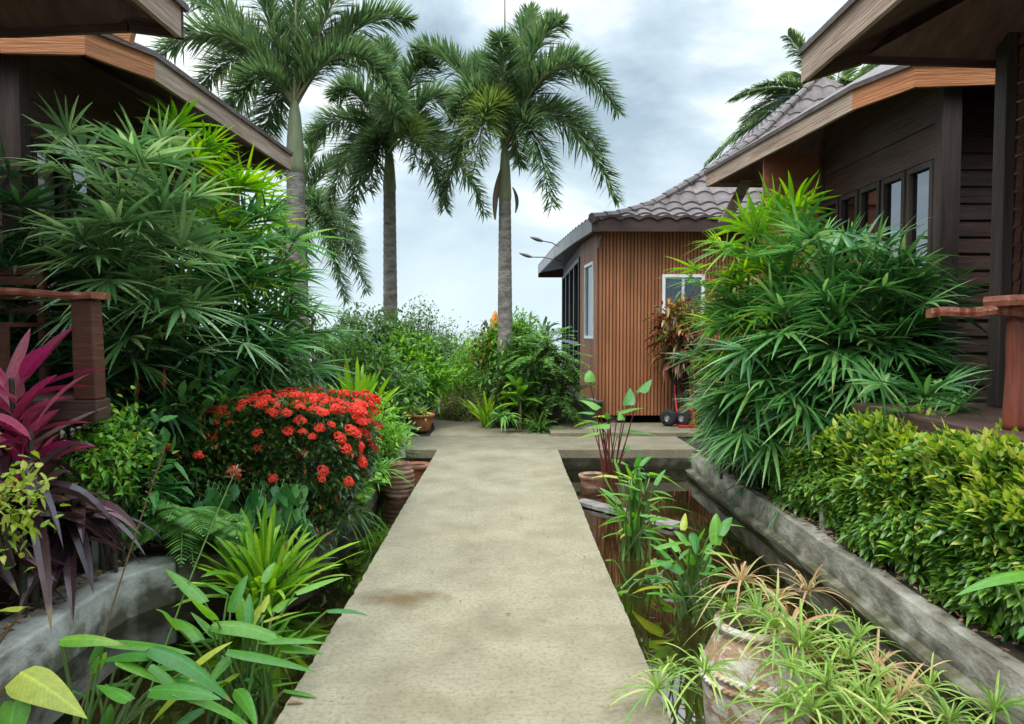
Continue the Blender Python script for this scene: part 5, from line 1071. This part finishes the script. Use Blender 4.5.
# ------------------------------------------------------------------ the glazed jar and the water plants
JX, JY = 1.13, 3.3
jar = thing('water_jar', 'large worn cream and rust jar with rope rings among the sedges', 'jar', (JX, JY, -.6))
prof = [(.10, -.60), (.16, -.58), (.20, -.42), (.228, -.22), (.238, -.10), (.236, 0.0), (.222, .08), (.192, .145), (.165, .175), (.163, .19), (.185, .205), (.192, .218), (.185, .232), (.16, .235), (.148, .215), (.14, .14), (.10, .1), (0, .09)]
pz = np.interp(np.linspace(0, len(prof) - 1, 90), range(len(prof)), [p[1] for p in prof]); pr = np.interp(np.linspace(0, len(prof) - 1, 90), range(len(prof)), [p[0] for p in prof])
MB().lathe([JX, JY, 0], list(zip(pr, pz)), 48, lambda i, x: .006 * math.sin(5 * x + i * .2)).build('body', 'jar_glaze', jar, smooth=True)
for z in (.028, -.018):
    rr_ = float(np.interp(z, [-.22, -.1, 0, .08], [.228, .238, .236, .222])); n = 90; t = np.linspace(0, 2 * np.pi, n)
    m = MB()
    for ph in (0, np.pi):
        ptz = np.stack([JX + (rr_ + .008 + .006 * np.cos(t * 26 + ph)) * np.cos(t), JY + (rr_ + .008 + .006 * np.cos(t * 26 + ph)) * np.sin(t), z + .007 * np.sin(t * 26 + ph)], 1)
        tt = np.linspace(0, 2 * np.pi, 400); ptz = np.stack([JX + (rr_ + .006 + .006 * np.cos(tt * 26 + ph)) * np.cos(tt), JY + (rr_ + .006 + .006 * np.cos(tt * 26 + ph)) * np.sin(tt), z + .007 * np.sin(tt * 26 + ph)], 1)
        m.tube(ptz, .0085, 6, cap=False)
    m.build('rope_ring', 'jar_glaze', jar, smooth=True)
MB().lathe([JX, JY, 0], [(0, .15), (.145, .15)], 20).build('earth', 'soil', jar)
def sedge(label, whorls, base, dry=.1, L=.31):
    base = np.array(base, float); root = thing('umbrella_sedge', label, 'water plant', base, 'umbrella sedges around the jar'); m = MB(); md = MB(); st = MB(); nd = 0
    for wq in whorls:
        q = P(*wq[:3]); s = wq[3] if len(wq) > 3 else 1.0; isdry = (len(wq) > 4 and wq[4]) or rng.random() < dry
        b = base + np.array([rng.normal(0, .04), rng.normal(0, .04), 0]); st.tube(bez(b, (b + q) / 2 + np.array([(b[0] - q[0]) * .25, 0, .1]), q, 7), np.linspace(.0055, .0035, 7), 5)
        k = rng.integers(15, 23); a = np.linspace(0, 2 * np.pi, k, endpoint=False) + rng.normal(0, .1, k); e_ = rng.uniform(.1, 1.15, k)
        D = np.stack([np.cos(a) * np.cos(e_), np.sin(a) * np.cos(e_), np.sin(e_)], 1)
        (md if isdry else m).straps(np.repeat(q[None], k, 0), D, L * s * rng.uniform(.7, 1.1, k), .0115 * s, rng.uniform(.3, .9, k), 7, 'strap', .2); nd += isdry
        kk = 14; p_ = np.repeat(q[None], kk, 0); (md if isdry else m).straps(p_, rdir(kk, .6, 1.5), L * .45 * s, .006, .3, 4, 'strap', .1)
    m.build('foliage', 'cyperus', root) if m.n else None
    if md.n: md.build('dry_foliage', 'cyperus_dry', root)
    st.build('stems', 'stem_green', root)
sedge('umbrella sedge growing out of the glazed jar', [(758, 616, 3.2, 1.1), (742, 583, 3.4, 1.0, 1), (778, 602, 3.45, .9, 1), (790, 632, 3.1), (730, 612, 3.35, .9), (775, 628, 3.0, .9)], (JX, JY, .14))
sedge('umbrella sedge standing in the water beside the edge of the walk', [(657, 690, 2.95, .95), (705, 672, 2.95, .85), (668, 672, 3.1, .7)], (.80, 3.15, WATER - .1), 0)
sedge('umbrella sedge right of the jar with long bright arching leaves', [(801, 647, 2.9, 1.15), (792, 672, 2.75, 1.0), (785, 706, 2.6, .9), (843, 704, 2.7, 1.1), (826, 684, 2.6, .95), (850, 660, 2.9, 1.0), (812, 712, 2.5, 1.0)], (1.35, 3.0, WATER - .1), .12)
sedge('umbrella sedge against the ledge of the right pond wall', [(808, 592, 3.9, 1.0), (830, 625, 3.6, .9), (876, 673, 3.1, 1.15), (858, 640, 3.3, .9)], (1.65, 3.6, WATER - .1), .12)
sedge('umbrella sedge in the bottom right corner below the hedge', [(900, 700, 2.85, 1.1), (930, 690, 3.0, .9), (880, 715, 2.6, 1.0), (865, 700, 2.75, 1.0), (995, 712, 2.7, .9), (950, 722, 2.7, .9)], (1.6, 2.8, WATER - .1), .1)

def thalia(label, base, leaves, mat='thalia', stemmat='stem_green', prof='heart', ymat='thalia_yellow', cat='water plant', name='thalia', group='broad-leaved water plants', extra=0, spread=.12, estr=(.2, .6), W=.36, eL=.2):
    """leaves: (px, py, Y, length, azimuth, elevation, yellow)"""
    base = np.array(base, float); root = thing(name, label, cat, base, group); m = MB(); my = MB(); st = MB()
    L_ = []
    for q in leaves:
        L_.append((P(*q[:3]), q[3], q[4], q[5], q[6] if len(q) > 6 else 0))
    for i in range(extra):
        h = rng.uniform(*estr); a = rng.uniform(0, 2 * np.pi); r_ = abs(rng.normal(0, spread)); L_.append((base + np.array([math.cos(a) * r_, math.sin(a) * r_, h]), eL * rng.uniform(.7, 1.2), a, rng.uniform(-.1, 1.2), rng.random() < .08))
    for q, L, a, e_, yl in L_:
        d = np.array([math.cos(a) * math.cos(e_), math.sin(a) * math.cos(e_), math.sin(e_)]); b = base + np.array([rng.normal(0, spread * .45), rng.normal(0, spread * .45), 0])
        st.tube(bez(b, b * .35 + q * .65 + [0, 0, .06], q, 7), np.linspace(.009, .0045, 7), 6)
        my = MB() if yl else my
        (my if yl else m).straps(q[None], d[None], L, L * W, rng.uniform(.15, .45), 12, prof, .16, side=np.array([[-math.sin(a), math.cos(a), rng.normal(0, .25)]]))
        if yl: my.build('yellowing_leaf', ymat, root, smooth=True)
    if m.n: m.build('foliage', mat, root, smooth=True)
    st.build('stems', stemmat, root)
# bottom left: big clump and the yellow-green near plant
B_ = G(245, 712, WATER)
thalia('thick clump of long-leaved thalia in the bottom left of the pond, beside the walk', B_ - [0, 0, .05],
    [(205, 602, 3.4, .34, 2.6, .5), (212, 625, 3.3, .42, .05, .05), (200, 640, 3.2, .34, 2.4, .35), (228, 650, 3.15, .40, -.1, -.05), (260, 640, 3.3, .3, .05, .1), (280, 648, 3.3, .2, .1, .0), (230, 612, 3.4, .26, 1.3, 1.0), (190, 665, 3.0, .3, 3.3, .2), (235, 690, 3.0, .26, -.9, .2), (215, 690, 2.9, .34, 2.8, .2), (250, 625, 3.4, .22, 1.9, .9), (205, 670, 3.0, .24, -2.2, -.2, 1), (262, 612, 3.4, .12, 1.4, .9, 1), (285, 690, 3.1, .16, -.3, .1)], extra=34, spread=.19, estr=(.15, .62), prof='lanceb', W=.22, eL=.24)
thalia('thalia with big flat leaves near the bottom left corner, some turning yellow', G(150, 730, WATER) + [-.1, -.3, 0],
    [(105, 640, 2.9, .36, .0, .0), (150, 648, 2.7, .33, -.15, -.12), (155, 655, 2.7, .26, 3.0, .1), (118, 660, 2.7, .2, -.3, -.1), (150, 665, 2.8, .20, -.2, -.5), (175, 690, 2.5, .30, .1, -.2), (150, 690, 2.5, .26, -.1, .15), (190, 668, 2.8, .2, .7, .6, 1), (60, 640, 2.6, .22, .1, .1), (130, 700, 2.4, .2, 2.6, .2)], prof='lanceb', W=.27, extra=5, spread=.1, estr=(.25, .45))
thalia('large pale yellow-green arrow-shaped leaf on a brown stem in the bottom left corner', G(30, 735, WATER) + [-.02, -.75, 0],
    [(20, 672, 2.35, .27, -.25, -.3, 1), (25, 607, 2.5, .12, 3.0, .1, 1), (15, 700, 2.3, .18, -1.4, -1.0)], stemmat='stem_brown', prof='heart', W=.52, name='arrowhead_plant')
# two long dry flower stalks
for (bx_, tx, ty, kx, lab) in ((92, 165, 448, 0, 'long thin stalk with dry brown buds, left of two over the left pond'), (150, 237, 468, 1, 'long thin stalk with a dry forked tip, right of two over the left pond')):
    b = G(bx_, 724, WATER) + [0, -.2, -.05]; t = P(tx, ty, 3.5 if not kx else 3.7); root = thing('flower_stalk', lab, 'water plant', b, 'dry flower stalks over the left pond')
    c = bez(b, b * .45 + t * .55 + [-.03 if not kx else -.06, 0, -.02], t, 14); MB().tube(c, np.linspace(.006, .0025, 14), 6).build('stalk', 'stem_brown' if not kx else 'stem_green', root)
    m = MB(); n = 26; u = rng.uniform(.82 if not kx else .95, 1.0, n); pp = np.stack([np.interp(u, np.linspace(0, 1, 14), c[:, k_]) for k_ in range(3)], 1); m.straps(pp, rdir(n, .1, 1.3), .03 if not kx else .06, .007, .3, 3, 'lance'); m.build('dry_buds', 'litter', root)
# right pond clumps
B_ = G(692, 618, WATER)
thalia('bright green thalia clump with erect paddle leaves in the middle of the right pond', B_,
    [(655, 548, 4.1, .24, .4, .3), (683, 572, 4.0, .22, 2.6, .5), (700, 573, 4.0, .30, .15, .1), (716, 545, 4.2, .26, 1.3, 1.25), (690, 545, 4.3, .22, 1.9, .6), (665, 540, 4.2, .16, 2.8, .2), (720, 535, 4.2, .2, .7, .9), (705, 552, 4.1, .2, -.3, .2), (672, 560, 4.0, .2, -2.6, .1), (683, 530, 4.3, .14, 1.2, .8, 1), (660, 565, 4.1, .16, 3.1, .0)], extra=26, spread=.14, estr=(.15, .62), prof='lanceb', W=.30)
B_ = G(634, 556, WATER)
thalia('slender pale thalia clump beside the walk, in front of the grey plank', B_,
    [(640, 490, 5.2, .22, 2.6, .4), (648, 500, 5.2, .26, .4, .3), (630, 495, 5.3, .26, 2.9, .2), (655, 485, 5.3, .2, .8, .8), (640, 515, 5.1, .2, .1, .1), (626, 515, 5.2, .2, 3.2, .0), (645, 530, 5.0, .16, .2, 0), (628, 482, 5.3, .1, 2.2, .2, 1), (650, 520, 5.2, .2, .5, .2)], extra=60, spread=.13, estr=(.2, .75), prof='lanceb', W=.2, eL=.24)
B_ = G(612, 500, WATER)
thalia('red-stemmed water plant with heart-shaped lime leaves at the far end of the right pond', B_ + [0, .15, 0],
    [(590, 382, 7.3, 0.23, 1.6, 1.2), (628, 405, 7.3, 0.27, 1.3, 1.0), (640, 392, 7.2, 0.27, .8, .7), (600, 408, 7.1, 0.27, 2.6, .6), (618, 412, 7.0, 0.30, .3, .3), (610, 425, 7.0, 0.24, 3.0, .1), (630, 430, 7.1, 0.27, -.3, .0), (600, 432, 7.2, 0.24, 2.8, -.1), (622, 420, 7.2, .16, 1.8, .8, 0)], stemmat='stem_red', prof='heart', W=.5, extra=10, spread=.13, estr=(.4, .95), name='arrowhead_plant')
# floating bits
thalia('small water plant with round floating leaves between the plank and the thalia', G(655, 580, WATER), [(628, 590, 4.75, .1, 3, 0), (645, 575, 4.9, .12, 0, .1), (680, 590, 4.6, .1, .5, 0), (612, 560, 5.2, .1, 2, 0)], extra=6, estr=(.01, .1), spread=.25, W=.7, eL=.1, prof='ovate')
thalia('leaf blade reaching in from the right edge in front of the hedge', (1.95, 2.3, WATER), [(1040, 572, 2.3, .26, 3.1, .02), (1010, 570, 2.45, .14, -.4, -.2), (1035, 620, 2.3, .1, 3.6, -.3)], prof='lanceb', W=.24)
